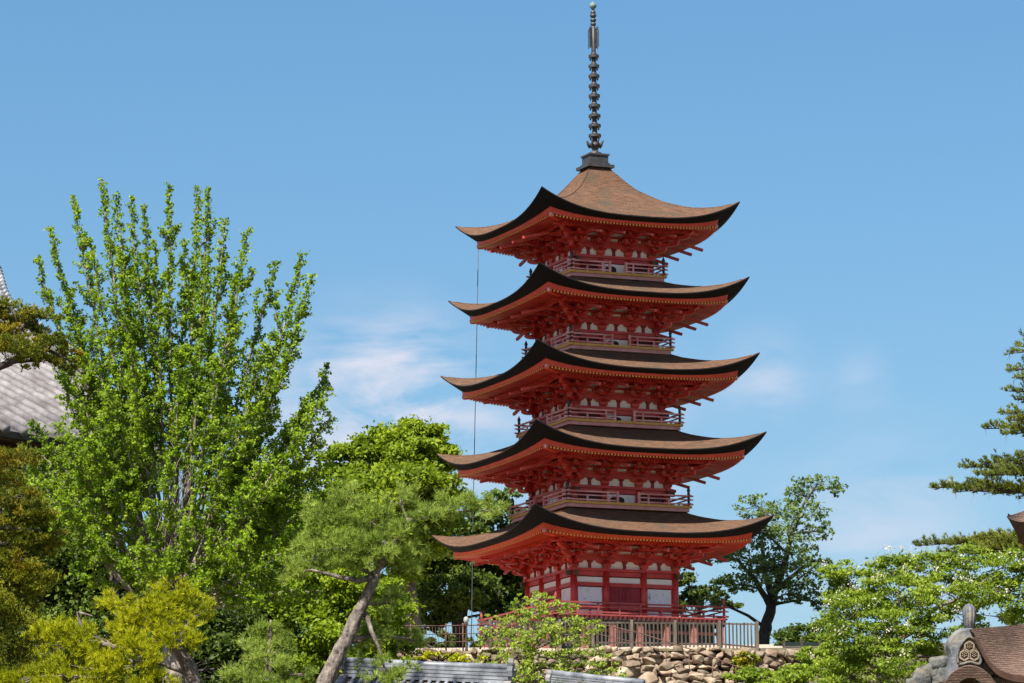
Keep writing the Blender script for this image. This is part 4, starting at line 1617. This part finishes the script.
# ---- the tall ginkgo with upright shoots
def ginkgo():
    Y = 140.0
    b = P(172, 640, Y)
    o = Vector((b.x, Y, ground(b.x, Y)))
    root = empty('ginkgo_tree', o)
    tag(root, 'tall bright green tree of upright shoots in front of the hall', 'tree')
    wood = MB()
    base = P(172, 585, Y) - o
    wood.tube([Vector((0, 0, -.2)), Vector((.05, 0, base.z * .5)), base], [.42, .36, .27], 12)
    tips = [(101, 180, 0, 1), (74, 197, 1, .8), (50, 228, -1, .8), (38, 257, -1.5, .6), (116, 195, 1.5, .6), (131, 198, -.5, .8), (144, 205, .8, .6), (169, 185, 0, 1), (198, 189, .8, .8),
            (209, 189, -.5, .9), (225, 220, 1, .8), (248, 228, -.5, .9), (276, 262, 1, .8), (303, 254, 0, 1), (312, 275, -1, .9), (207, 260, -1.2, .6), (328, 366, .5, .7),
            (90, 240, -1.5, .9), (155, 240, -1.5, .8), (185, 240, 1.5, .9), (120, 250, -2, 1.0), (235, 280, -1.6, .9), (68, 290, 0, .8)]
    low = [(74, 402, -3, .9), (98, 418, -3, .8), (62, 436, -3.2, .9), (108, 388, -3, .8), (86, 440, -3.4, .8), (150, 500, -4, .7), (186, 520, -4, .7), (166, 455, -4, .6), (138, 545, -4, .8), (202, 580, -4, .8), (170, 555, -4.5, .6), (329, 380, .3, 1), (331, 415, .5, 1), (334, 455, .3, 1), (332, 500, .5, 1), (330, 545, .2, 1), (308, 395, .8, 1), (322, 590, .4, 1), (18, 450, 1, 1), (322, 400, -1, .9), (318, 440, 1, .9), (300, 430, -2, .9), (290, 470, -2.5, .9), (324, 480, 0, .9), (312, 520, -1.5, .9), (285, 550, -2.5, .9), (265, 345, -2, .9),
           (235, 335, 2, .9), (90, 330, -2, .9), (60, 375, -1, .9), (34, 420, -1.5, .9), (24, 480, 0, .9), (50, 520, -2, .9), (72, 465, -2.5, .9), (108, 410, -2.5, .9), (232, 420, -2.6, .9),
           (252, 490, -3, .9), (215, 370, -2.4, .9), (300, 330, -1, .7), (88, 530, -3, .9), (112, 480, -3, .8), (230, 560, -3, .9), (262, 600, -2.5, .9), (300, 590, -1.5, .9), (120, 560, -2.5, .7),
           (70, 570, -1.5, .9), (40, 450, 1.5, .9), (275, 410, 0, 1), (255, 380, 1, 1), (60, 420, 1.6, 1), (95, 380, 1.4, 1), (280, 510, 1, 1), (305, 560, 1.5, 1), (200, 470, -3, .4), (215, 530, -3, .6), (268, 455, -3.2, .9), (95, 440, -3.2, .9), (130, 350, -2.6, .8), (180, 345, -2.6, .7), (275, 360, -2.2, .8), (240, 445, -1, 1), (60, 490, -2.8, 1), (250, 530, -3.4, 1)]
    Cs, Dr = [], []
    for n_, (px, py, dy, wt) in enumerate(tips + low):
        tip = P(px, py, Y + dy) - o
        main = n_ < len(tips)
        a = base + Vector((random.uniform(-.2, .2), random.uniform(-.2, .2), random.uniform(-1.6, .3)))
        mid = a.lerp(tip, .5)
        if main:
            mid.x += (tip.x - a.x) * .16
        else:
            mid.x += (tip.x - a.x) * .10
            mid.z += abs(tip.x - a.x) * (.02 if py > 450 else -.05)
        N_ = 22
        pts = []
        for i in range(N_ + 1):
            t = i / N_
            p = a * (1 - t) ** 2 + mid * 2 * t * (1 - t) + tip * t * t
            p = p + rand_v() * .035 * (1 if t < .97 else .3)
            pts.append(p)
        L_ = (tip - a).length
        wood.tube(pts, [(.075 if main else .06) * (1 - .9 * i / N_) + .007 for i in range(N_ + 1)], 6, cap=False)
        if main and n_ != 16:
            for q in range(6):
                t = random.uniform(.42, .92)
                p = pts[int(t * N_)]
                ax = (pts[int(t * N_) + 1] - p).normalized()
                sdv = rand_v()
                sdv.y *= .6
                sdv = (sdv - ax * sdv.dot(ax)).normalized()
                ll = random.uniform(.45, 1.0) * (1.08 - t) * 3.8
                spr = random.uniform(.25, .6)
                e = p + ax * ll * .88 + sdv * ll * spr
                shoot = [p.lerp(e, i / 8) + sdv * .10 * ll * math.sin(math.pi * i / 8) for i in range(9)]
                wood.tube(shoot, [.03 * (1 - .85 * i / 8) + .004 for i in range(9)], 5, cap=False)
                for i in range(int(ll * 15)):
                    t_ = random.uniform(.12, 1.0)
                    pp_ = p.lerp(e, t_) + sdv * .10 * ll * math.sin(math.pi * t_)
                    l2 = .06 + .42 * (1 - t_ * .8) * random.random() ** 1.5
                    s2 = rand_v()
                    s2 = (s2 - ax * s2.dot(ax)).normalized()
                    e2 = pp_ + s2 * l2 + ax * l2 * .6
                    for qq in range(8 + int(l2 * 44)):
                        Cs.append(tuple(pp_.lerp(e2, random.uniform(.1, 1.1)) + rand_v() * .07))
                        Dr.append(tuple(s2))
        t0 = .38 if main else .46
        ns = int(L_ * (1 - t0) * (15 if main else 14) * (1.0 if main else 1.15))
        for i in range(ns):
            t = t0 + (1 - t0) * (i + random.random()) / ns
            f = t * N_
            q0 = pts[min(N_ - 1, int(f))]
            q1 = pts[min(N_, int(f) + 1)]
            p = q0.lerp(q1, f - int(f))
            ax = (q1 - q0).normalized()
            wmax = (.85 if main else 1.1) * wt
            ln = (.10 + wmax * (.06 + (1 - t) ** .8) * 1.15 * random.random() ** 1.6) if main else (.10 + wmax * (1 - t * .8) * 1.05 * random.uniform(.25, 1.0))
            sd = rand_v()
            sd = sd - ax * sd.dot(ax)
            sd.normalize()
            e = p + sd * ln + ax * ln * (.75 if main else .35) + Vector((0, 0, -.04 * ln))
            if ln > .25:
                wood.tube([p, p.lerp(e, .5) + rand_v() * .03, e], [.014, .010, .005], 4, cap=False)
            nl = 10 + int(ln * 52)
            for q in range(nl):
                u = random.uniform(.08, 1.08)
                Cs.append(tuple(p.lerp(e, u) + rand_v() * (.06 + .04 * ln)))
                Dr.append(tuple(sd))
    # bare grey twigs in the open heart of the tree
    for i in range(80):
        a = base + Vector((random.uniform(-.5, .5), random.uniform(-1.6, .3), random.uniform(-.6, 2.6)))
        e = a + Vector((random.uniform(-1.3, 1.3), random.uniform(-1.6, .4), random.uniform(.2, 2.6)))
        limb(wood, a, e, .018, .005, 4, .1, .06, 4)
    C = np.array(Cs)
    V = leaf_quads(C, .088, .070, .3)
    wood.build('trunk', M['bark_ginkgo'], root)
    np_mesh('crown', V, 4, M['leaf_ginkgo'], root)
    return len(C)


ginkgo()

# ---- trees behind the pagoda
make_tree('camphor_tree', 'rounded bright green evergreen rising behind the leaning pine', 'tree', 214,
          [(412, 652, .5), (410, 600, .42), (405, 550, .35), (402, 500, .2)],
          [(400, 448, 34, 24, 0), (372, 452, 22, 18, 1), (425, 443, 24, 18, -1), (345, 470, 26, 24, 1), (442, 465, 22, 20, 0), (388, 478, 42, 26, -3), (340, 505, 30, 28, -1), (425, 492, 34, 22, -2), (365, 515, 40, 28, -3), (410, 530, 44, 26, -1),
           (330, 540, 26, 30, 0), (380, 560, 44, 28, 0), (340, 585, 34, 30, 1)],
          M['leaf_camphor'], M['bark_grey'], (.22, .13), 1.5, .5)
make_tree('evergreen_tree', 'dark evergreen with a thick black trunk behind the iron rail fence', 'tree', 224,
          [(458, 655, .45), (459, 610, .40), (462, 575, .3), (470, 545, .18)],
          [(430, 560, 36, 22, -2), (475, 565, 38, 22, -2), (445, 590, 42, 18, -3), (495, 590, 36, 18, -1), (405, 592, 28, 20, 0), (515, 575, 30, 22, 0), (455, 535, 34, 16, 0), (420, 618, 30, 9, 0, .8), (500, 612, 32, 9, -1, .8), (530, 600, 20, 14, 1),
           (465, 610, 30, 9, -2), (395, 625, 16, 14, 0)],
          M['leaf_dark'], M['bark_dark'], (.24, .14), 1.1, .5)
make_tree('evergreen_tree', 'blue green leafy tree showing between the left tips of the two lowest roofs', 'tree', 230,
          [(500, 655, .3), (498, 590, .25), (492, 540, .15)],
          [(490, 507, 24, 12, 0), (505, 498, 16, 8, 1), (478, 522, 22, 12, 0), (508, 520, 18, 14, 1), (495, 545, 30, 16, 1)],
          M['leaf_teal'], M['bark_dark'], (.24, .14), 1.0, .5)
make_tree('tall_tree', 'tall tree of layered dark green foliage on a forked dark trunk right of the pagoda', 'tree', 213,
          [(762, 656, .34), (766, 628, .29), (771, 606, .26), (775, 590, .21)],
          [(818, 484, 24, 7, 0), (838, 489, 12, 5, 0), (800, 496, 18, 9, 1), (806, 514, 24, 9, -1), (822, 532, 16, 7, 0), (795, 536, 24, 11, -1), (776, 520, 20, 12, 1), (760, 531, 24, 11, -1), (736, 546, 22, 9, 0), (716, 556, 16, 7, 0), (752, 560, 26, 12, -2),
           (786, 563, 28, 13, -2), (814, 560, 17, 10, 0), (768, 578, 30, 10, -2), (808, 585, 22, 9, 0), (735, 584, 22, 7, 0), (755, 505, 18, 10, 2), (820, 602, 16, 8, 1), (793, 592, 18, 9, -1), (714, 603, 20, 5, 1)],
          M['leaf_teal'], M['bark_dark'], (.17, .10), .50, .6, thin=.85, subr=.20, nsub=2.2, grow=(1.14, 1.5),
          limbs=[[(770, 606, 0, .17), (756, 580, -.5, .12), (738, 560, -.5, .08), (716, 553, 0, .05)], [(775, 590, 0, .20), (784, 562, 0, .15), (792, 535, 0, .10), (803, 505, 0, .065), (818, 483, 0, .04)],
                 [(772, 600, 0, .16), (764, 570, .6, .12), (762, 540, .6, .08), (768, 515, .5, .06)], [(776, 590, 0, .14), (797, 572, -.5, .09), (816, 560, -.3, .06)]])
make_tree('evergreen_tree', 'dark leafy tree close behind the right side of the lowest storey', 'tree', 219,
          [(690, 655, .25), (697, 615, .2), (704, 590, .12)],
          [(680, 578, 11, 16, 0), (684, 600, 14, 13, 1), (705, 592, 18, 9, 0), (722, 582, 10, 7, 0), (675, 562, 9, 8, 0), (668, 610, 14, 14, 0), (730, 605, 16, 5, 0)],
          M['leaf_dark'], M['bark_dark'], (.20, .12), 1.0, .45)
make_tree('hedge', 'ragged dark hedge behind the rusty rail fence', 'hedge', 203,
          [(470, 655, .10), (471, 645, .08)],
          [(405, 641, 16, 8, 0), (428, 644, 16, 6, .5), (446, 640, 12, 8, 0), (478, 643, 16, 6, 0), (500, 640, 18, 8, .4), (525, 642, 18, 7, 0), (418, 632, 9, 5, 0), (490, 632, 9, 5, 0)],
          M['leaf_dark'], M['bark_dark'], (.18, .11), .8, .6)
make_tree('round_bush', 'dense rounded dark bush above the low board fence', 'bush', 196,
          [(806, 656, .08), (806, 642, .06)],
          [(800, 636, 20, 11, 0), (818, 634, 18, 10, 0), (786, 643, 10, 8, 0), (828, 644, 12, 8, 0)],
          M['leaf_dark'], M['bark_dark'], (.16, .10), 1.5, .6)

# ---- middle distance
make_tree('broadleaf_tree', 'dense dark green tree under the hall roof behind the ginkgo', 'tree', 158,
          [(110, 700, .35), (112, 620, .3), (115, 560, .2)],
          [(40, 500, 40, 34, 0), (90, 480, 44, 30, 2), (140, 470, 34, 34, 3), (20, 560, 40, 40, 0), (80, 560, 50, 40, 1), (140, 560, 40, 44, 2), (190, 560, 36, 44, 2), (60, 640, 60, 40, 0), (150, 650, 60, 44, 0), (215, 625, 40, 34, 0), (225, 668, 44, 30, -1, 1.4)],
          M['leaf_dark'], M['bark_dark'], (.2, .12), .55, .6)
make_tree('broadleaf_tree', 'mid green tree filling the space between ginkgo and leaning pine', 'tree', 162,
          [(290, 700, .3), (288, 640, .25), (285, 590, .15)],
          [(235, 520, 40, 40, 2), (280, 500, 40, 40, 1), (310, 545, 34, 36, 0), (255, 590, 44, 44, 1), (310, 605, 40, 40, 0), (350, 640, 40, 36, -1), (240, 660, 44, 34, 0), (300, 665, 44, 30, 0), (388, 610, 22, 36, -2), (350, 590, 26, 26, -1), (395, 655, 20, 20, -2)],
          M['leaf_camphor'], M['bark_dark'], (.17, .10), .95, .5)
make_tree('maple_tree', 'airy pale green young maple in front of the boulder wall', 'tree', 181,
          [(536, 700, .12), (533, 672, .10), (528, 645, .07), (526, 620, .04)],
          [(519, 617, 30, 8, 0), (556, 608, 24, 6, 0), (538, 598, 16, 6, .5), (500, 637, 26, 9, 0), (575, 636, 28, 8, 0), (540, 637, 34, 9, -.6), (515, 658, 36, 10, -.5), (575, 657, 36, 10, 0), (548, 676, 46, 12, -.7), (600, 672, 26, 9, 0), (495, 676, 24, 10, 0), (522, 600, 12, 5, 0), (560, 622, 28, 7, -.4), (590, 625, 18, 5, .3)],
          M['leaf_maple'], M['bark_grey'], (.120, .080), .50, .5, subr=.20, nsub=2.0, thin=.85, grow=(1.12, 1.35))
make_tree('low_shrub', 'bright green leafy shrub low in front of the right end of the boulder wall', 'shrub', 176,
          [(790, 700, .08), (790, 688, .06)],
          [(758, 676, 18, 9, 0), (785, 671, 24, 10, 0), (812, 668, 24, 11, 0), (845, 668, 26, 14, -1), (822, 656, 20, 9, 1), (836, 650, 18, 9, 1), (740, 680, 14, 8, 0), (800, 684, 40, 9, -1)],
          M['leaf_flower'], M['bark_grey'], (.13, .08), 1.5, .5)
make_tree('wall_plant', 'yellow green weed with brown tips growing out of the boulder wall', 'plant', 190.2,
          [(744, 676, .03), (744, 668, .02)],
          [(744, 656, 13, 7, 0), (738, 664, 10, 7, 0), (752, 662, 8, 6, 0), (745, 671, 14, 5, 0)],
          M['needle_juniper'], M['bark_grey'], (.13, .07), 1.6, .6)
make_tree('wall_plant', 'yellow green weeds in the boulder wall beneath the rusty railing', 'plant', 190.3,
          [(452, 676, .03), (452, 668, .02)],
          [(428, 656, 12, 5, 0), (445, 660, 14, 6, 0), (462, 657, 10, 5, 0), (478, 662, 12, 5, 0), (412, 660, 10, 6, 0)],
          M['needle_yellow'], M['bark_grey'], (.13, .07), 1.0, .6)


def blossoms(root, o, pts, ax):
    n = len(pts)
    z = pts[:, 2]
    idx = rng.choice(n, size=140, replace=False)
    c = pts[idx] + ax[idx] * .16 + np.array([0, -.18, .12])
    cc = np.repeat(c, 14, axis=0) + rng.normal(scale=(.10, .10, .06), size=(len(c) * 14, 3))
    np_mesh('blossoms', leaf_quads(cc, .06, .045, .4), 4, M['petal'], root)


make_tree('flowering_tree', 'fresh green tree dotted with cream blossom beside the gate', 'tree', 130,
          [(884, 710, .20), (881, 672, .16), (888, 650, .12), (905, 630, .07)],
          [(836, 572, 16, 13, 0), (856, 588, 28, 16, 0), (890, 572, 30, 13, 0), (925, 566, 32, 12, 1), (965, 565, 34, 13, 1), (1005, 566, 26, 14, 0), (1020, 595, 22, 20, 0), (985, 592, 32, 14, 0), (905, 596, 32, 15, -1), (945, 592, 28, 12, 0), (850, 618, 32, 18, -1),
           (888, 632, 30, 14, -1.5), (845, 650, 30, 18, -1), (930, 630, 26, 13, -1), (968, 615, 22, 9, .8), (900, 664, 32, 18, -1.5), (850, 676, 34, 13, -1), (1015, 622, 16, 10, 2), (930, 656, 24, 13, 0), (872, 600, 24, 14, 0)],
          M['leaf_flower'], M['bark_grey'], (.115, .055), .95, .4, limbs=[[(888, 650, 0, .09), (915, 625, -.6, .06), (940, 606, -.5, .045), (965, 596, 0, .03)], [(905, 630, 0, .06), (935, 617, .5, .045), (985, 580, 0, .02)],
                                                              [(881, 672, 0, .1), (862, 640, -.4, .06), (850, 600, -.2, .03)], [(888, 650, 0, .08), (896, 610, -.3, .05), (900, 580, 0, .03)]], extra=blossoms, thin=.95, nsub=1.6, grow=(1.08, 1.55), subr=.3)

# ---- the leaning pine
make_tree('leaning_pine', 'pine with a bare leaning trunk and soft pale needle pads', 'tree', 120,
          [(320, 694, .24), (342, 648, .205), (359, 611, .175), (371, 588, .15), (376, 571, .125), (391, 547, .10), (409, 521, .08), (428, 506, .04)],
          [(338, 545, 30, 13, -.4), (312, 560, 26, 11, 0), (372, 522, 28, 14, 0), (330, 515, 28, 11, .3), (352, 496, 22, 9, .4), (402, 558, 22, 16, .3), (400, 498, 20, 9, .3), (442, 506, 28, 7, 0), (474, 504, 24, 6, 0), (412, 530, 16, 8, .4), (455, 514, 24, 4, .3),
           (368, 640, 20, 14, .8), (392, 604, 16, 13, .5), (384, 672, 26, 10, 0), (292, 574, 16, 8, 0), (352, 566, 20, 9, -.4), (382, 546, 18, 9, -.6), (318, 538, 20, 8, .3), (494, 512, 12, 5, 0), (300, 540, 16, 8, .6), (410, 640, 12, 9, 1), (400, 530, 16, 8, -.9), (385, 550, 14, 7, -1.0), (430, 516, 18, 6, -.5)],
          M['needle_pine'], M['bark_pine'], (.23, .020), .55, .7, kind='needle', per=20, tuft=7, subr=.40, grow=(1.0, 1.2),
          limbs=[[(374, 578, 0, .10), (358, 581, -.3, .08), (338, 577, -.4, .06), (312, 570, -.3, .03)], [(362, 608, .1, .08), (372, 632, -.1, .06), (380, 652, -.2, .05), (386, 676, -.2, .03)], [(409, 521, 0, .07), (440, 514, .2, .05), (478, 510, .2, .02)],
                 [(391, 547, 0, .08), (372, 532, .3, .05), (345, 512, .3, .03)]], nsub=1.3)
make_tree('yellow_pine', 'low spreading yellow green pine in the near left corner', 'tree', 104,
          [(196, 700, .22), (190, 668, .18), (172, 640, .13), (150, 620, .08)],
          [(60, 648, 40, 18, 0), (20, 665, 34, 16, 0), (105, 640, 36, 16, .4), (150, 618, 34, 16, 0), (172, 596, 24, 13, .4), (130, 660, 36, 16, -.6), (75, 676, 46, 12, -.8), (175, 640, 26, 12, -.5), (120, 605, 20, 9, .6), (30, 640, 20, 9, .5), (195, 612, 18, 10, .3), (15, 685, 26, 10, -.6), (150, 682, 30, 9, -.6)],
          M['needle_yellow'], M['bark_grey'], (.17, .021), .85, .8, kind='needle', per=22, tuft=8, subr=.30, spread=.62, grow=(1.08, 1.35), limbs=[[(172, 640, 0, .1), (130, 650, 0, .08), (85, 640, 0, .05), (78, 612, 0, .035), (92, 616, 0, .02)]], nsub=1.3)
make_tree('small_pine', 'soft pale green pine between the yellow pine and the leaning trunk', 'tree', 112,
          [(268, 705, .12), (268, 672, .10), (270, 640, .06), (271, 620, .03)],
          [(268, 632, 14, 7, 0), (252, 648, 16, 7, 0), (286, 650, 15, 7, 0), (268, 662, 24, 7, -.4), (242, 672, 20, 7, 0), (298, 674, 16, 7, 0), (268, 682, 30, 7, -.5)],
          M['needle_pine'], M['bark_grey'], (.20, .019), .7, .7, kind='needle', per=20, tuft=7, subr=.42, grow=(1.08, 1.4), nsub=1.6)

# ---- juniper at the left edge
make_tree('juniper_tree', 'dark juniper with rusty yellow tips reaching in at the left edge', 'tree', 95,
          [(-45, 700, .4), (-42, 560, .34), (-38, 430, .26), (-30, 340, .14)],
          [(12, 312, 26, 12, 0), (38, 322, 24, 10, .3), (55, 342, 20, 7, 0), (28, 345, 30, 10, -.3), (8, 342, 24, 16, 0), (66, 357, 16, 6, .2), (72, 370, 11, 4, .2), (40, 362, 26, 6, 0), (-10, 320, 26, 18, 0),
           (8, 465, 26, 22, 0), (22, 496, 28, 12, -.3), (38, 512, 22, 9, -.2), (12, 522, 34, 16, 0), (40, 540, 26, 7, 0), (14, 560, 36, 20, .3), (10, 600, 32, 22, 0), (8, 640, 28, 22, .3), (30, 580, 28, 14, .3), (54, 536, 16, 5, -.2)],
          M['needle_juniper'], M['bark_dark'], (.085, .022), 1.9, .5, kind='needle', per=9,
          limbs=[[(-36, 400, 0, .14), (-10, 372, 0, .10), (18, 358, 0, .07), (48, 350, 0, .04), (72, 362, 0, .02)], [(-40, 540, 0, .12), (-5, 528, -.2, .08), (40, 530, -.2, .03)], [(-36, 380, 0, .1), (0, 345, 0, .06), (30, 322, 0, .03)]], nsub=1.5)


# ---- conifers at the right edge: flat sprays along horizontal boughs
def conifer(name, label, Y, trunk_px, top, bottom, boughs, rad, mat, ln):
    b = P(trunk_px, 690, Y)
    o = Vector((b.x, Y, ground(b.x, Y)))
    root = empty(name, o)
    tag(root, label, 'tree')
    wood = MB()
    tz = P(trunk_px, top, Y).z - o.z
    wood.tube([Vector((0, 0, -.2)), Vector((.03, 0, tz * .4)), Vector((-.03, 0, tz * .75)), Vector((0, 0, tz))], [rad, rad * .8, rad * .5, .03], 10)
    C, A, H = [], [], []
    for (y0, tx, ty, dy, full) in boughs:
        a = P(trunk_px, y0, Y) - o
        t_ = P(tx, ty, Y + dy) - o
        L_ = (t_ - a).length
        bp = limb(wood, a, t_, .02 + L_ * .016, .008, 10, .035, .03)
        n = int(L_ * 17 * full)
        for i in range(n):
            t = .15 + .85 * (i + random.random()) / n
            f = t * 10
            p = bp[min(9, int(f))].lerp(bp[min(10, int(f) + 1)], f - int(f))
            ax = (t_ - a).normalized()
            w = (.12 + .6 * (1 - t) ** .7 * min(1, L_ / 2.2)) * random.uniform(.3, 1)
            sd = Vector((-ax.y, ax.x, 0)) * random.choice((-1, 1))
            e = p + sd * w * .8 + ax * w * .8 + Vector((0, 0, random.uniform(-.12, .30) * (1 if w > .2 else .5)))
            wood.tube([p, e], [.008, .004], 4, cap=False)
            k = 3 + int(w * 26)
            for q in range(k):
                u = random.random()
                C.append(tuple(p.lerp(e, u) + rand_v() * .035 + Vector((0, 0, .02))))
                A.append(tuple((e - p).normalized() * .6 + Vector((0, 0, .5))))
            if random.random() < .08:
                H.append(tuple(e))
    np_mesh('crown', needle_tris(np.array(C), np.array(A), ln, .020, 9, .7), 3, mat, root)
    H = np.array(H)
    if len(H):
        ht = np_mesh('hanging_twigs', needle_tris(H, np.tile(np.array([[0, 0, -1.5]]), (len(H), 1)), .35, .012, 2, .25), 3, M['needle_dry'], root)
        ht['kind'] = 'stuff'
    wood.build('trunk', M['bark_dark'], root)


conifer('fir_tree', 'dark fir with flat horizontal boughs cut by the right edge', 112, 1056, 300, 600,
        [(352, 1008, 354, 0, .9), (356, 1020, 346, .5, .8), (372, 1007, 370, 0, .9), (378, 1018, 378, -.5, .8), (396, 1005, 391, 0, 1), (402, 1016, 400, .6, 1), (420, 1000, 414, .3, 1.1), (432, 984, 429, 0, 1.1), (436, 1002, 434, -.6, 1.1), (428, 1008, 420, -.9, 1),
         (468, 996, 463, .5, 1.1), (474, 961, 467, 0, 1.2), (478, 985, 476, -.8, 1.2), (480, 975, 474, .9, 1), (492, 932, 488, 0, 1.2), (496, 955, 492, -.7, 1.1), (498, 975, 491, .7, 1.1), (460, 1018, 458, -.8, 1), (335, 1022, 336, 0, .7)], .22, M['needle_fir'], .10)
conifer('spreading_conifer', 'low flat topped conifer behind the blossoming tree at the right', 150, 1075, 520, 600,
        [(552, 915, 546, 0, 1.2), (550, 948, 545, 1, 1.2), (545, 975, 538, 0, 1.2), (548, 1000, 540, -1, 1.2), (556, 960, 552, -1.4, 1.2), (560, 985, 554, 1, 1.2), (540, 1015, 537, 1, 1.1), (562, 940, 553, .5, 1), (560, 1010, 550, -1.4, 1.3)], .2, M['needle_fir'], .14)

# ------------------------------------------------------------------ sky, sun
SUN_EL, SUN_AZ = R(52), R(28)       # azimuth: turned to the left of straight behind the camera
w = bpy.data.worlds.new('World')
scene.world = w
w.use_nodes = True
N, L = w.node_tree.nodes, w.node_tree.links
bg = N['Background']
sky = N.new('ShaderNodeTexSky')
sky.sky_type = 'NISHITA'
sky.sun_disc = False
sky.sun_elevation = SUN_EL
to_sun = Vector((-math.sin(SUN_AZ) * math.cos(SUN_EL), -math.cos(SUN_AZ) * math.cos(SUN_EL), math.sin(SUN_EL)))
sky.sun_rotation = math.atan2(to_sun.x, to_sun.y)
sky.air_density = 1.0
sky.dust_density = 1.6
sky.ozone_density = 3.0
sky.altitude = 10
# faint thin clouds low in the sky
tc = N.new('ShaderNodeTexCoord')
mp = N.new('ShaderNodeMapping')
mp.inputs['Scale'].default_value = (1, 1, 2.6)
L.new(tc.outputs['Generated'], mp.inputs['Vector'])
nz = N.new('ShaderNodeTexNoise')
nz.inputs['Scale'].default_value = 30
nz.inputs['Detail'].default_value = 10
nz.inputs['Roughness'].default_value = 0.55
nz.inputs['Distortion'].default_value = 0.4
L.new(mp.outputs[0], nz.inputs['Vector'])
acc = None
for (px, py, rad, amt) in ((395, 385, .028, .7), (350, 425, .036, .75), (440, 415, .028, .65), (765, 378, .016, .55), (855, 378, .012, .22), (600, 470, .04, .5), (880, 560, .04, .5)):
    d = (P(px, py, 100) - CAM).normalized()
    vm = N.new('ShaderNodeVectorMath')
    vm.operation = 'DISTANCE'
    L.new(tc.outputs['Generated'], vm.inputs[0])
    vm.inputs[1].default_value = d
    mr = N.new('ShaderNodeMapRange')
    mr.interpolation_type = 'SMOOTHSTEP'
    mr.inputs['From Min'].default_value = 0
    mr.inputs['From Max'].default_value = rad
    mr.inputs['To Min'].default_value = amt
    mr.inputs['To Max'].default_value = 0
    L.new(vm.outputs['Value'], mr.inputs['Value'])
    if acc is None:
        acc = mr.outputs[0]
    else:
        a = N.new('ShaderNodeMath')
        a.operation = 'ADD'
        L.new(acc, a.inputs[0])
        L.new(mr.outputs[0], a.inputs[1])
        acc = a.outputs[0]
r1 = N.new('ShaderNodeMapRange')
r1.inputs['From Min'].default_value = 0.36
r1.inputs['From Max'].default_value = 0.64
L.new(nz.outputs['Fac'], r1.inputs['Value'])
mu = N.new('ShaderNodeMath')
mu.operation = 'MULTIPLY'
mu.use_clamp = True
L.new(acc, mu.inputs[0])
L.new(r1.outputs[0], mu.inputs[1])
m2 = N.new('ShaderNodeMath')
m2.operation = 'MULTIPLY'
m2.inputs[1].default_value = 0.95
L.new(mu.outputs[0], m2.inputs[0])
mx = N.new('ShaderNodeMix')
mx.data_type = 'RGBA'
L.new(m2.outputs[0], mx.inputs['Factor'])
hsv = N.new('ShaderNodeHueSaturation')
hsv.inputs['Hue'].default_value = 0.494
hsv.inputs['Saturation'].default_value = 1.25
hsv.inputs['Value'].default_value = 1.0
L.new(sky.outputs[0], hsv.inputs['Color'])
L.new(hsv.outputs[0], mx.inputs['A'])
mx.inputs['B'].default_value = (5.5, 5.5, 6.2, 1)
L.new(mx.outputs['Result'], bg.inputs['Color'])
bg.inputs['Strength'].default_value = 0.054

sd_ = bpy.data.lights.new('sun', 'SUN')
sd_.energy = 4.2
sd_.angle = R(0.5)
sd_.color = (1.0, 0.955, 0.88)
so = bpy.data.objects.new('sun', sd_)
COL.objects.link(so)
so.rotation_euler = to_sun.to_track_quat('Z', 'Y').to_euler()
so.location = (-30, -20, 80)

vs = scene.view_settings
scene.display_settings.display_device = 'sRGB'
vs.view_transform = 'Standard'
vs.look = 'None'
vs.exposure = 1.42
vs.gamma = 1
vs.use_curve_mapping = False
scene.cycles.max_bounces = 8
scene.cycles.diffuse_bounces = 4
scene.cycles.transmission_bounces = 4
scene.cycles.use_denoising = True
